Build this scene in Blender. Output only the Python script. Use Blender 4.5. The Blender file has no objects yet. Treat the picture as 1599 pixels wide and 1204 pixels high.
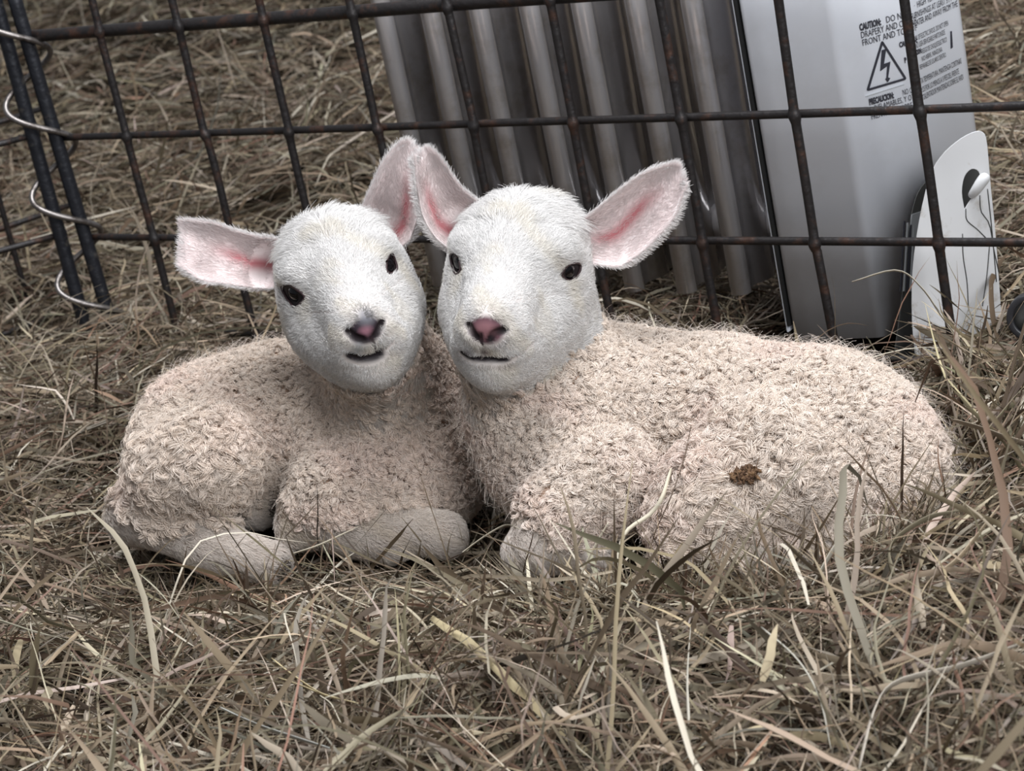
import bpy, math, random
import numpy as np
from mathutils import Vector, Matrix

rng = np.random.RandomState(7)
random.seed(7)
SC = bpy.context.scene
COL = SC.collection

# ---------------------------------------------------------------- camera
F_PX, PITCH, ROLL = 3508.7, .3382, -.2092
_cp, _sp, _cr, _sr = math.cos(PITCH), math.sin(PITCH), math.cos(ROLL), math.sin(ROLL)
FWD = np.array([0, _cp, -_sp]); _up = np.array([0, _sp, _cp]); _rt = np.array([1., 0, 0])
RT = _cr * _rt + _sr * _up
UP = -_sr * _rt + _cr * _up
cam_data = bpy.data.cameras.new('camera')
cam = bpy.data.objects.new('camera', cam_data); COL.objects.link(cam)
cam_data.sensor_width = 36
cam_data.lens = 36 * F_PX / 1599
cam_data.clip_start = .05
cam.matrix_world = Matrix([[RT[0], UP[0], -FWD[0], 0], [RT[1], UP[1], -FWD[1], 0], [RT[2], UP[2], -FWD[2], 0], [0, 0, 0, 1]])
cam_data.dof.use_dof = True
cam_data.dof.focus_distance = 1.52
cam_data.dof.aperture_fstop = 18
SC.camera = cam

# ---------------------------------------------------------------- light
world = bpy.data.worlds.new('world'); SC.world = world; world.use_nodes = True
bg = world.node_tree.nodes['Background']
bg.inputs[0].default_value = (.87, .92, 1, 1); bg.inputs[1].default_value = .22
def area(name, loc, target, size, power, colr):
    d = bpy.data.lights.new(name, 'AREA'); d.shape = 'RECTANGLE'; d.size = size[0]; d.size_y = size[1]
    d.energy = power; d.color = colr
    o = bpy.data.objects.new(name, d); COL.objects.link(o); o.location = loc
    o.rotation_euler = (Vector(target) - Vector(loc)).to_track_quat('-Z', 'Y').to_euler()
    return o
area('barn_skylight', (.25, 1.25, 2.0), (.05, 1.65, -.6), (1.5, 1.1), 74, (.95, .97, 1.0))
area('front_fill_light', (1.35, -.8, 1.15), (.2, 1.75, -.45), (1.7, 1.2), 62, (.96, .98, 1.0))  # unseen fill added at front right to brighten heater and faces
SC.view_settings.view_transform = 'Standard'
SC.view_settings.look = 'None'
SC.view_settings.exposure = 0.35
SC.view_settings.gamma = 1
SC.view_settings.use_curve_mapping = False
SC.cycles.max_bounces = 8
SC.cycles.diffuse_bounces = 4

# ---------------------------------------------------------------- helpers
def W(x, y, d):
    """world point seen at photo position x, y at depth d metres"""
    return (FWD + RT * (x - 799.5) / F_PX - UP * (y - 602) / F_PX) * d
def nrm(v): return v / (np.linalg.norm(v, axis=-1, keepdims=True) + 1e-12)
ORIG = {}
def origin(o): return ORIG.get(o.name, np.zeros(3)) if o is not None else np.zeros(3)
def thing(name, loc, label, cat, group=None):
    o = bpy.data.objects.new(name, None); COL.objects.link(o); o.location = Vector(loc)
    o.empty_display_size = .02
    ORIG[o.name] = np.array(loc, float)
    tag(o, label, cat, group)
    return o
def tag(o, label=None, cat=None, group=None, kind=None):
    if label: o['label'] = label
    if cat: o['category'] = cat
    if group: o['group'] = group
    if kind: o['kind'] = kind
    return o
def link(name, data, parent, loc=None):
    o = bpy.data.objects.new(name, data); COL.objects.link(o)
    if parent is not None:
        o.parent = parent; ORIG[o.name] = origin(parent)
    else:
        l = np.zeros(3) if loc is None else np.array(loc, float)
        o.location = Vector(l); ORIG[o.name] = l
    return o
def mesh_obj(name, V, Fc, mat, parent=None, loc=None, smooth=True, col=None):
    """V world coordinates; Fc list of faces or an (n,4)/(n,3) array"""
    V = np.asarray(V, float)
    if parent is None and loc is None:
        loc = V.mean(0); loc[2] = V[:, 2].min()
    base = origin(parent) if parent is not None else np.array(loc, float)
    m = bpy.data.meshes.new(name)
    if isinstance(Fc, np.ndarray):
        n, k = Fc.shape
        m.vertices.add(len(V)); m.vertices.foreach_set('co', (V - base).astype(np.float32).ravel())
        m.loops.add(n * k); m.loops.foreach_set('vertex_index', Fc.astype(np.int32).ravel())
        m.polygons.add(n); m.polygons.foreach_set('loop_start', np.arange(0, n * k, k, dtype=np.int32))
        m.update(calc_edges=True)
    else:
        m.from_pydata((V - base).tolist(), [], [list(map(int, f)) for f in Fc]); m.update()
    if smooth: m.polygons.foreach_set('use_smooth', np.ones(len(m.polygons), bool))
    if col is not None:
        a = m.color_attributes.new('col', 'FLOAT_COLOR', 'POINT')
        c = np.ones((len(V), 4), np.float32); c[:, :3] = col
        a.data.foreach_set('color', c.ravel())
    if mat: m.materials.append(mat)
    return link(name, m, parent, loc)
def bevel(o, w, seg=2, angle=.6):
    b = o.modifiers.new('bevel', 'BEVEL'); b.width = w; b.segments = seg; b.limit_method = 'ANGLE'; b.angle_limit = angle
    return o
def tube(P, r, n=10, cap=True):
    """swept tube through points P (world) with radius r (scalar or list)"""
    P = np.asarray(P, float); N = len(P); r = np.broadcast_to(r, N).astype(float)
    T = nrm(np.gradient(P, axis=0))
    a = np.array([0, 0, 1.]) if abs(T[0, 2]) < .9 else np.array([1., 0, 0])
    S = np.zeros_like(P); s = nrm(np.cross(T[0], a))
    for i in range(N):
        s = nrm(s - T[i] * (s @ T[i])); S[i] = s
    B = np.cross(T, S)
    ang = np.arange(n) * 2 * math.pi / n
    V = (P[:, None] + r[:, None, None] * (np.cos(ang)[None, :, None] * S[:, None] + np.sin(ang)[None, :, None] * B[:, None])).reshape(-1, 3)
    Fc = []
    for i in range(N - 1):
        for j in range(n):
            k = (j + 1) % n
            Fc.append((i * n + j, i * n + k, (i + 1) * n + k, (i + 1) * n + j))
    if cap:
        Fc.append(tuple(range(n))[::-1]); Fc.append(tuple((N - 1) * n + j for j in range(n)))
    return V, Fc
def prism(poly, z0, z1):
    """vertical prism over a plan polygon"""
    n = len(poly)
    V = [(x, y, z0) for x, y in poly] + [(x, y, z1) for x, y in poly]
    Fc = [(i, (i + 1) % n, n + (i + 1) % n, n + i) for i in range(n)] + [tuple(range(n))[::-1], tuple(range(n, 2 * n))]
    return V, Fc
def join(parts):
    V = []; Fc = []
    for v, f in parts:
        k = len(V); V += [tuple(x) for x in v]; Fc += [tuple(i + k for i in q) for q in f]
    return V, Fc
def spline(pts, n):
    """Catmull-Rom through pts"""
    P = np.asarray(pts, float); P = np.vstack([2 * P[0] - P[1], P, 2 * P[-1] - P[-2]])
    out = []
    m = len(P) - 3
    for t in np.linspace(0, m - 1e-6, n):
        i = int(t); u = t - i
        p0, p1, p2, p3 = P[i:i + 4]
        out.append(.5 * (2 * p1 + (p2 - p0) * u + (2 * p0 - 5 * p1 + 4 * p2 - p3) * u * u + (3 * p1 - p0 - 3 * p2 + p3) * u ** 3))
    return np.array(out)

# ---------------------------------------------------------------- materials
def material(name, base=(.5, .5, .5), rough=.6, metal=0., spec=.5, attr=False, noise=None, bump=None, sss=0., trans=0., coat=0.):
    """noise = (scale, colour2, lo, hi); bump = (scale, strength, distance)"""
    m = bpy.data.materials.new(name); m.use_nodes = True
    nt = m.node_tree; N = nt.nodes; L = nt.links; p = N['Principled BSDF']
    p.inputs['Base Color'].default_value = (*base, 1); p.inputs['Roughness'].default_value = rough
    p.inputs['Metallic'].default_value = metal; p.inputs['Specular IOR Level'].default_value = spec
    if coat: p.inputs['Coat Weight'].default_value = coat; p.inputs['Coat Roughness'].default_value = .08
    if sss:
        p.inputs['Subsurface Weight'].default_value = sss; p.inputs['Subsurface Scale'].default_value = .006
    src = None
    if attr:
        a = N.new('ShaderNodeAttribute'); a.attribute_name = 'col'; src = a.outputs['Color']
        L.new(src, p.inputs['Base Color'])
    tc = None
    if noise or bump: tc = N.new('ShaderNodeTexCoord')
    if noise:
        t = N.new('ShaderNodeTexNoise'); t.inputs['Scale'].default_value = noise[0]; t.inputs['Detail'].default_value = 6
        t.inputs['Roughness'].default_value = .65
        L.new(tc.outputs['Object'], t.inputs['Vector'])
        r = N.new('ShaderNodeMapRange'); r.inputs['From Min'].default_value = noise[2]; r.inputs['From Max'].default_value = noise[3]
        L.new(t.outputs['Fac'], r.inputs['Value'])
        mx = N.new('ShaderNodeMix'); mx.data_type = 'RGBA'
        mx.inputs['A'].default_value = (*base, 1); mx.inputs['B'].default_value = (*noise[1], 1)
        L.new(r.outputs['Result'], mx.inputs['Factor'])
        if src: L.new(src, mx.inputs['A'])
        L.new(mx.outputs['Result'], p.inputs['Base Color'])
    if bump:
        t = N.new('ShaderNodeTexNoise'); t.inputs['Scale'].default_value = bump[0]; t.inputs['Detail'].default_value = 4
        L.new(tc.outputs['Object'], t.inputs['Vector'])
        b = N.new('ShaderNodeBump'); b.inputs['Strength'].default_value = bump[1]; b.inputs['Distance'].default_value = bump[2]
        L.new(t.outputs['Fac'], b.inputs['Height']); L.new(b.outputs['Normal'], p.inputs['Normal'])
    if trans:
        tr = N.new('ShaderNodeBsdfTranslucent'); ms = N.new('ShaderNodeMixShader'); ms.inputs[0].default_value = trans
        if src: L.new(src, tr.inputs['Color'])
        else: tr.inputs['Color'].default_value = (*base, 1)
        L.new(p.outputs[0], ms.inputs[1]); L.new(tr.outputs[0], ms.inputs[2]); L.new(ms.outputs[0], N['Material Output'].inputs[0])
    return m
M_soil = material('packed old hay', (.022, .015, .009), 1, spec=.1, noise=(60, (.055, .040, .024), .45, .7), bump=(90, 1, .01))
M_hay = material('dry hay', attr=True, rough=.62, spec=.25, trans=.12)
M_wire = material('dark rusted wire', (.020, .017, .017), .5, .35, noise=(55, (.075, .034, .020), .52, .72), bump=(160, .5, .002))
M_rod = material('weathered dark steel rod', (.016, .017, .022), .48, .4, noise=(70, (.10, .09, .08), .60, .74), bump=(120, .6, .002))
M_spring = material('bare spring wire', (.22, .20, .19), .36, .8, noise=(80, (.035, .025, .02), .5, .7))
M_paint = material('white enamel paint', (.83, .855, .92), .34, noise=(14, (.76, .775, .82), .5, .75), coat=.2)
M_fin = material('glossy shade-greyed radiator enamel', (.54, .52, .53), .20, .45, noise=(30, (.38, .34, .31), .5, .75), coat=.3)  # fins are white; grey base and metal imitate shade between them
M_seam = material('black gasket rubber', (.012, .012, .012), .6)
M_plastic = material('dirty white plastic', (.74, .74, .75), .42, noise=(45, (.42, .37, .31), .60, .78))
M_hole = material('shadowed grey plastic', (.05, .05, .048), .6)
M_ink = material('black label ink', (.02, .02, .03), .6)
M_ltext = material('grey sticker', (.30, .31, .32), .6)
M_wheel = material('black caster rubber', (.02, .02, .023), .4)
M_skin = material('lamb skin', attr=True, rough=.7, spec=.3, sss=.0)
M_nose = material('moist nose leather', attr=True, rough=.38, spec=.5)
M_fur = material('white lamb fur', attr=True, rough=.75, spec=.12, trans=.18)
M_wool = material('curly lamb wool', attr=True, rough=.85, spec=.08, trans=.06)
M_eye = material('dark wet eye', (.004, .003, .004), .10, spec=.35)
M_lid = material('dark eyelid', (.035, .016, .018), .5)
M_hoof = material('dark hoof', (.045, .035, .028), .5)
M_burr = material('dry brown seed chaff', (.075, .036, .016), .8, noise=(300, (.18, .10, .045), .45, .65), bump=(400, 1, .002))

# ---------------------------------------------------------------- ground
def hashnoise(x, y, s):
    """smooth value noise in 2D"""
    x = np.asarray(x) * s; y = np.asarray(y) * s
    xi = np.floor(x).astype(np.int64); yi = np.floor(y).astype(np.int64); u = x - xi; v = y - yi
    u = u * u * (3 - 2 * u); v = v * v * (3 - 2 * v)
    h = lambda a, b: ((np.sin(a * 127.1 + b * 311.7 + s) * 43758.5453) % 1.0)
    return (h(xi, yi) * (1 - u) + h(xi + 1, yi) * u) * (1 - v) + (h(xi, yi + 1) * (1 - u) + h(xi + 1, yi + 1) * u) * v
def gz(x, y):
    x = np.asarray(x, float); y = np.asarray(y, float)
    z = -.625 + .022 * (hashnoise(x, y, 6) - .5) + .02 * (hashnoise(x, y, 14) - .5)
    g = lambda cx, cy, sx, sy: np.exp(-((x - cx) / sx) ** 2 - ((y - cy) / sy) ** 2)
    z = z - .036 * g(.12, 1.38, .20, .13) - .036 * g(-.17, 1.52, .20, .13)
    z = z + .045 * g(.41, 1.44, .07, .12) + .020 * g(.34, 1.20, .12, .10)
    z = z + .012 * g(.05, 1.18, .3, .08)
    z = z + np.clip(y - 2.3, 0, 3) * .03 * (hashnoise(x, y, 2.2))
    return z
gx, gy = np.meshgrid(np.linspace(-2.6, 2.6, 261), np.concatenate([np.linspace(.6, 2.4, 150), np.linspace(2.42, 6.5, 120)]), indexing='ij')
GV = np.stack([gx.ravel(), gy.ravel(), gz(gx.ravel(), gy.ravel()) - .014 - .022 * np.clip((1.36 - gy.ravel()) / .1, 0, 1)], 1)
ni, nj = gx.shape
ii, jj = np.meshgrid(np.arange(ni - 1), np.arange(nj - 1), indexing='ij'); b0 = (ii * nj + jj).ravel()
ground = mesh_obj('floor', GV, np.stack([b0, b0 + nj, b0 + nj + 1, b0 + 1], 1), M_soil, loc=(0, 1.8, -.65))
tag(ground, 'barn floor of packed old hay under the loose hay', None, kind='structure')

# ---------------------------------------------------------------- wire fence
YAW = -.6813
FU = np.array([math.cos(YAW), math.sin(YAW), 0]); FO = np.array([.0125, 1.8232, -.3115]); SP = .1016
FN = np.array([-FU[1], FU[0], 0])          # away from the camera
Z0 = np.array([0, 0, 1.])
def wob(P, a, seed):
    """slight bends in a welded wire"""
    r = np.random.RandomState(seed); n = len(P)
    k = np.interp(np.arange(n), np.linspace(0, n - 1, 7), r.randn(7))
    k2 = np.interp(np.arange(n), np.linspace(0, n - 1, 6), r.randn(6))
    return P + np.outer(k * a, FU) + np.outer(k2 * a * .6, Z0) * .7
def row_z(j): return -.3115 - [-.1016, 0, .1005, .2015, .297][j]
fence = thing('wire_fence_panel', FO + (-5 * SP) * FU + Z0 * (-.30), 'long dark rusted welded wire fence panel standing across the hay behind both lambs', 'fence')
for i in range(0, 14):
    x = FO + (i - 5) * SP * FU; r = .0037 if i else .0068
    zt, zb = .05, -.335
    ts = np.sort(np.concatenate([np.linspace(zt, zb, 22)] + [row_z(j) + .3115 + np.array([-.006, -.0025, 0, .0025, .006]) for j in (1, 2, 3, 4)]))[::-1]
    P = np.array([x + Z0 * t for t in ts])
    rr = np.full(len(ts), r)
    if i:
        P = wob(P, .0009, i)
        for j in (1, 2, 3, 4): rr = rr + .0016 * np.exp(-((ts - row_z(j) - .3115) / .0035) ** 2)      # weld beads
    else: P = P + FU * .012 * ((zt - ts) / (zt - zb))[:, None]
    mesh_obj('edge_rod' if i == 0 else 'upright_wire', *tube(P, rr, 10), M_rod if i == 0 else M_wire, fence)
for j in (1, 2, 3, 4):
    r = .0058 if j == 1 else .0033
    off = -FN * (.0060 if j == 1 else .0035)
    P = np.array([FO * [1, 1, 0] + (t - 5) * SP * FU + Z0 * row_z(j) for t in np.linspace(.0 + .04 * (j > 1), 13.2, 60)]) + (FN * .006 if j > 1 else FN * .007)
    if j == 1: P[:1] += 0
    mesh_obj('frame_rail' if j == 1 else 'cross_wire', *tube(wob(P, .0008, 50 + j), r, 10), M_wire, fence)
# the neighbouring panel, its edge rod next to this one's
RH = nrm(RT * [1, 1, 0])
def rod_main(t): return FO - 5 * SP * FU + Z0 * t + FU * .012 * (.05 - t) / .385
def rod_side(t): return rod_main(t) - RH * (.0195 + .0090 * (.05 - t) / .385) + FN * .002
RA1 = rod_side(-.325); d2 = rod_side(.05) - RA1
fence2 = thing('wire_fence_panel', RA1, 'second wire fence panel at the photo edge, hinged to the long panel by a spring', 'fence')
P = np.array([rod_side(t) for t in np.linspace(-.335, .16, 14)])
mesh_obj('edge_rod', *tube(P, .0068, 10), M_rod, fence2)
a2 = math.radians(-165); F2 = np.array([math.cos(a2), math.sin(a2), 0])
for (px, py, r) in ((22, 212, .0031), (85, 368, .0031), (0, 60, .0031)):
    s = None
    # nearest point of the edge rod at this height in the photo
    ts = np.linspace(0, 1.2, 400); Q = RA1 + np.outer(ts, d2)
    dd = Q @ FWD; ys = 602 - F_PX * (Q @ UP) / dd; q = Q[np.argmin(abs(ys - py))]
    mesh_obj('cross_wire', *tube([q + F2 * t + FN * .004 for t in np.linspace(-.004, .5, 12)], r, 8), M_wire, fence2)
for k in (1, 2, 3, 4):
    b = RA1 + F2 * SP * k
    mesh_obj('upright_wire', *tube([b + Z0 * t for t in np.linspace(-.03, .42, 10)], .003, 8), M_wire, fence2)
# a third panel further back, seen through the gap
q0 = W(118, 316, 2.45)
fence3 = thing('wire_fence_panel', W(44, 470, 2.42), 'thin wire fence panel farther back, seen behind the paired edge rods', 'fence')
a3 = math.radians(-150); F3 = np.array([math.cos(a3), math.sin(a3), 0])
F3 = nrm(W(0, 323, 2.40) - q0); F3[2] = 0; F3 = nrm(F3)
for py in (165, 317, 466):
    q = W(118 + (py - 316) * .25, py, 2.47 - (py - 316) * .00038)
    mesh_obj('cross_wire', *tube([q + F3 * t for t in np.linspace(0, .5, 10)], .0032, 8), M_wire, fence3)
for k in range(4):
    b = W(44, 470, 2.42) + F3 * SP * k
    mesh_obj('upright_wire', *tube([b + Z0 * t for t in np.linspace(-.02, .42, 10)], .0032, 8), M_wire, fence3)

# spiral joiner around both edge rods
hel = []
_zl = np.linspace(-.33, .15, 400); _q = np.array([rod_side(t) for t in _zl]); _y = 602 - F_PX * (_q @ UP) / (_q @ FWD)
z_left = _zl[np.argmin(abs(_y - 152))]                        # height where a turn passes outermost
for t in np.linspace(.15, -.318, 240):
    ph = (z_left - t) / .090 * 2 * math.pi
    c = (rod_main(t) + rod_side(t)) / 2
    hel.append(c - RH * .0245 * math.cos(ph) - FN * .0185 * math.sin(ph))
mesh_obj_s = mesh_obj('spiral_joiner', *tube(hel, .0029, 8), M_spring, None)
tag(mesh_obj_s, 'bare steel spiral wire wound around the two fence edge rods', 'wire')

# ---------------------------------------------------------------- heater
heater = thing('oil_heater', (.23, 1.78, -.62), 'white oil-filled radiator heater with shade-darkened fins and a warning label behind the fence', 'heater')
hu = np.array([math.cos(math.radians(-40)), math.sin(math.radians(-40))]); hv = np.array([-hu[1], hu[0]])
A0 = np.array([.2295, 1.706])
FZ0, FZ1, PITCHF = -.575, .0, .0525
def plan(u, v): return tuple(A0 + hu * u + hv * v)
def fin_poly(u):
    """plan outline of one pressed steel fin: rounded nose, thin web with oil ribs"""
    half = [(0, .0005), (.0010, .0052), (.0045, .0082), (.0095, .0088), (.014, .0066), (.017, .0030), (.028, .0022), (.034, .0060), (.040, .0082), (.048, .0082), (.054, .0060), (.060, .0022),
            (.072, .0022), (.078, .0060), (.086, .0082), (.094, .0060), (.1, .0022), (.113, .003), (.118, .0080), (.126, .0082), (.13, .004)]
    return [plan(u - w, v) for v, w in half][::-1] + [plan(u + w, v) for v, w in half]
for k in range(1, 8):
    u = -PITCHF * k + .006
    V, Fc = prism(fin_poly(u)[::-1], FZ0, FZ1)
    mesh_obj('fin', V, Fc, M_fin, heater)
for z in (FZ0 + .04, FZ1 - .06):
    P = [(*plan(t, .066), z) for t in np.linspace(-.38, .03, 6)]
    mesh_obj('oil_pipe', *tube(P, .016, 16), M_fin, heater)
# control housing: outline in plan
AB = np.array([.2935, 1.6690]); BC = AB + .062 * np.array([math.cos(math.radians(16)), math.sin(math.radians(16))])
CC = BC + .070 * np.array([math.cos(math.radians(42)), math.sin(math.radians(42))])
D1 = CC + .022 * np.array([math.cos(math.radians(80)), math.sin(math.radians(80))])
D2 = D1 + .04 * np.array([math.cos(math.radians(130)), math.sin(math.radians(130))])
E0 = np.array(plan(.004, .14))
def rounded(poly, r, n=5):
    out = []
    P = [np.array(p) for p in poly]
    for i in range(len(P)):
        a, b, c = P[i - 1], P[i], P[(i + 1) % len(P)]
        d1 = (a - b); l1 = np.linalg.norm(d1); d2_ = (c - b); l2 = np.linalg.norm(d2_)
        rr = min(r, l1 * .45, l2 * .45); s = b + d1 / l1 * rr; e = b + d2_ / l2 * rr
        for t in np.linspace(0, 1, n): out.append(tuple((1 - t) ** 2 * s + 2 * t * (1 - t) * b + t * t * e))
    return out
hp = rounded([A0, AB, BC, CC, D1, D2, E0], .005, 5)
V, Fc = prism(hp, -.612, .02)
mesh_obj('control_housing', V, Fc, M_paint, heater)
sp_ = [plan(-.0030, -.001), plan(-.0008, -.001), plan(-.0008, .14), plan(-.0030, .14)]
mesh_obj('seam_gasket', *prism(sp_, -.600, .015), M_seam, heater, smooth=False)
sp2 = [plan(-.0045, .0), plan(-.0030, .0), plan(-.0030, .14), plan(-.0045, .14)]
mesh_obj('end_flange', *prism(sp2, -.605, .012), M_paint, heater, smooth=False)

# labels on the two facets
def facet(p, q):
    u = np.array([*(q - p), 0]); L = np.linalg.norm(u); u = u / L
    n = np.array([u[1], -u[0], 0])
    return np.array([*p, 0]), u, n
FB = facet(AB, BC); FCt = facet(BC, CC)
def on_facet(fc, px, py, eps=.0008):
    o, u, n = fc; o = o + n * eps; d = FWD + RT * (px - 799.5) / F_PX - UP * (py - 602) / F_PX
    t = (o @ n) / (d @ n); return d * t
def place_text(body, fc, px, py, h, xs=1., bold=0.):
    c = bpy.data.curves.new('label_text', 'FONT'); c.body = body; c.size = h * 1.38; c.offset = bold; c.resolution_u = 2
    c.materials.append(M_ink)
    o = bpy.data.objects.new('label_text', c); COL.objects.link(o)
    _, u, n = fc; p = on_facet(fc, px, py) - origin(heater)
    M = Matrix([[u[0] * xs, 0, n[0], p[0]], [u[1] * xs, 0, n[1], p[1]], [0, 1, n[2], p[2]], [0, 0, 0, 1]])
    o.parent = heater; o.matrix_local = M
    TEXTS.append((o, M))
    return o
TEXTS = []
def flat_poly(name, pix, fc, mat, parent=heater, eps=.0009):
    P = [on_facet(fc, x, y, eps) for x, y in pix]; n = fc[2]
    V = [p for p in P] + [p - n * .0007 for p in P]; k = len(P)
    return mesh_obj(name, V, [tuple(range(k)), tuple(range(k, 2 * k))[::-1]] + [(i, i + k, (i + 1) % k + k, (i + 1) % k) for i in range(k)], mat, parent, smooth=False)
TH = .0050
for body, fc, x, y, h, xs, b in (
    ('CAUTION:', FB, 1343, 48, .0052, .54, .00035), ('DO NOT', FB, 1384, 36, .0052, .74, 0),
    ('DRAPERY AND OTHER', FB, 1345, 60, .0052, .66, 0), ('FRONT AND TOP OF', FB, 1347, 72, .0052, .70, 0),
    (u'\u00b7  HIGH TEMPERATURE', FCt, 1428, 14, .0050, .72, 0), ('FURNISHINGS AT LEAST 3 FT', FCt, 1424, 31, .0050, .62, 0),
    ('HEATER AND AWAY FROM THE', FCt, 1426, 43, .0050, .62, 0),
    ('CAUTION:', FB, 1405, 74, .0040, .6, .0003), ('RISK OF ELECTRIC SHOCK. DO NOT OPEN', FCt, 1428, 65, .0042, .42, 0),
    ('NO USER-SERVICEABLE PARTS INSIDE', FCt, 1430, 76, .0042, .42, 0),
    ('P', FB, 1413, 98, .0040, .6, .0003), ('CION:', FCt, 1431, 86, .0038, .5, .0003), ('RIESGO DE CHOQUE ELECTRICO', FCt, 1440, 84, .0040, .42, 0), ('NO ABRIR. NINGUNA', FCt, 1440, 96, .0040, .52, 0),
    ('REPARABLE DE USUARIO DENTRO', FCt, 1437, 109, .0040, .42, 0),
    ('PRECAUCION:', FB, 1358, 164, .0048, .50, .00035), ('NO CUBRA', FB, 1410, 149, .0046, .52, 0),
    ('INFLAMABLES, Y OTROS', FB, 1366, 173, .0046, .62, 0), ('FRENTE   Y   SOBRE', FB, 1361, 187, .0046, .66, 0),
    ('TA TEMPERATURA. MANTENGA CORTINAS', FCt, 1438, 131, .0046, .46, 0), ('OS POR LO MENOS A 3 PIES DEL FRENTE', FCt, 1441, 144, .0046, .44, 0),
    ('CALENTADOR MANTENIDAS SOBRE EL RADI', FCt, 1442, 156, .0046, .44, 0)):
    place_text(body, fc, x, y, h, xs, b)
bpy.context.view_layer.update()
_dg = bpy.context.evaluated_depsgraph_get()
for o, M in TEXTS:
    me = bpy.data.meshes.new_from_object(o.evaluated_get(_dg)); me.transform(M)
    if not me.materials: me.materials.append(M_ink)
    bpy.data.objects.remove(o)
    link('label_text', me, heater)
def outline(pix, w):
    """closed outline band from a pixel polygon"""
    P = np.array(pix, float); c = P.mean(0); Q = []
    n = len(P)
    for i in range(n):
        a = P[i] - P[i - 1]; b = P[(i + 1) % n] - P[i]; na = nrm(np.array([-a[1], a[0]])); nb = nrm(np.array([-b[1], b[0]]))
        m = nrm(na + nb); k = w / max(.5, m @ na); s = 1 if (c - P[i]) @ m > 0 else -1
        Q.append(P[i] + m * k * s)
    return P, np.array(Q)
tri = rounded([(1377.5, 62), (1417, 124), (1353, 143)], 5, 4)
Po, Pi = outline(tri, 3.2)
Vt = [on_facet(FB, *p) for p in Po] + [on_facet(FB, *p) for p in Pi]; k = len(Po)
Vb = [v - FB[2] * .0007 for v in Vt]
mesh_obj('warning_triangle', Vt + Vb, [(i, (i + 1) % k, k + (i + 1) % k, k + i) for i in range(k)] + [(2 * k + i, 2 * k + k + i, 2 * k + k + (i + 1) % k, 2 * k + (i + 1) % k) for i in range(k)], M_ink, heater, smooth=False)
flat_poly('lightning_bolt', [(1377.5, 78.5), (1384, 76.5), (1380.5, 100), (1390.5, 96.5), (1387, 121), (1390.5, 122), (1386.5, 128.5), (1383, 123.5), (1384.5, 122), (1386, 103), (1375, 111)], FB, M_ink)
flat_poly('label_rule', [(1352, 150.5), (1412, 131.5), (1412, 132.3), (1352, 151.3)], FB, M_ltext)
flat_poly('triangle_corner', [(1485, 49), (1486.5, 48.5), (1488, 74), (1485.5, 76)], FCt, M_ink)

# cord-wrap foot bracket: a standing plate with a rounded top, slot and peg
by = math.radians(6); bu = np.array([math.cos(by), math.sin(by), 0]); bn = np.array([bu[1], -bu[0], 0])
B0 = W(1490, 545, 1.735)
FBK = (B0, bu, bn)
def on_plane(px, py, off=0., o=B0, n=bn):
    d = FWD + RT * (px - 799.5) / F_PX - UP * (py - 602) / F_PX
    return d * (((o + n * off) @ n) / (d @ n))
outl = spline([(1430, 565), (1424, 500), (1425, 420), (1436, 340), (1452, 275), (1470, 243), (1496, 219), (1520, 206), (1534, 206), (1541, 222), (1547, 290), (1554, 360), (1560, 440), (1564, 500), (1566, 560)], 44)
slot = spline([(1506, 326), (1502, 300), (1506, 276), (1517, 264), (1528, 268), (1531, 284), (1527, 300), (1515, 312), (1506, 326)], 25)[:-1]
def plate(outl, hole, front, back):
    import bmesh
    bm = bmesh.new()
    def ring(pix, off): return [bm.verts.new(on_plane(x, y, off)) for x, y in pix]
    of, hf = ring(outl, front), ring(hole, front); ob, hb = ring(outl, back), ring(hole, back)
    def edges(vs): return [bm.edges.new((vs[i], vs[(i + 1) % len(vs)])) for i in range(len(vs))]
    e = edges(of) + edges(hf); bmesh.ops.triangle_fill(bm, use_beauty=True, edges=e)
    e = edges(ob) + edges(hb); bmesh.ops.triangle_fill(bm, use_beauty=True, edges=e)
    for a, b in ((of, ob), (hf, hb)):
        for i in range(len(a)):
            j = (i + 1) % len(a); bm.faces.new((a[i], a[j], b[j], b[i]))
    bmesh.ops.recalc_face_normals(bm, faces=bm.faces)
    bm.verts.index_update()
    V = [tuple(v.co) for v in bm.verts]; Fc = [[v.index for v in f.verts] for f in bm.faces]
    bm.free(); return V, Fc
pl = mesh_obj('foot_bracket', *plate(outl, slot, .004, -.004), M_plastic, heater, smooth=False)
bevel(pl, .0018, 3)
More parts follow.
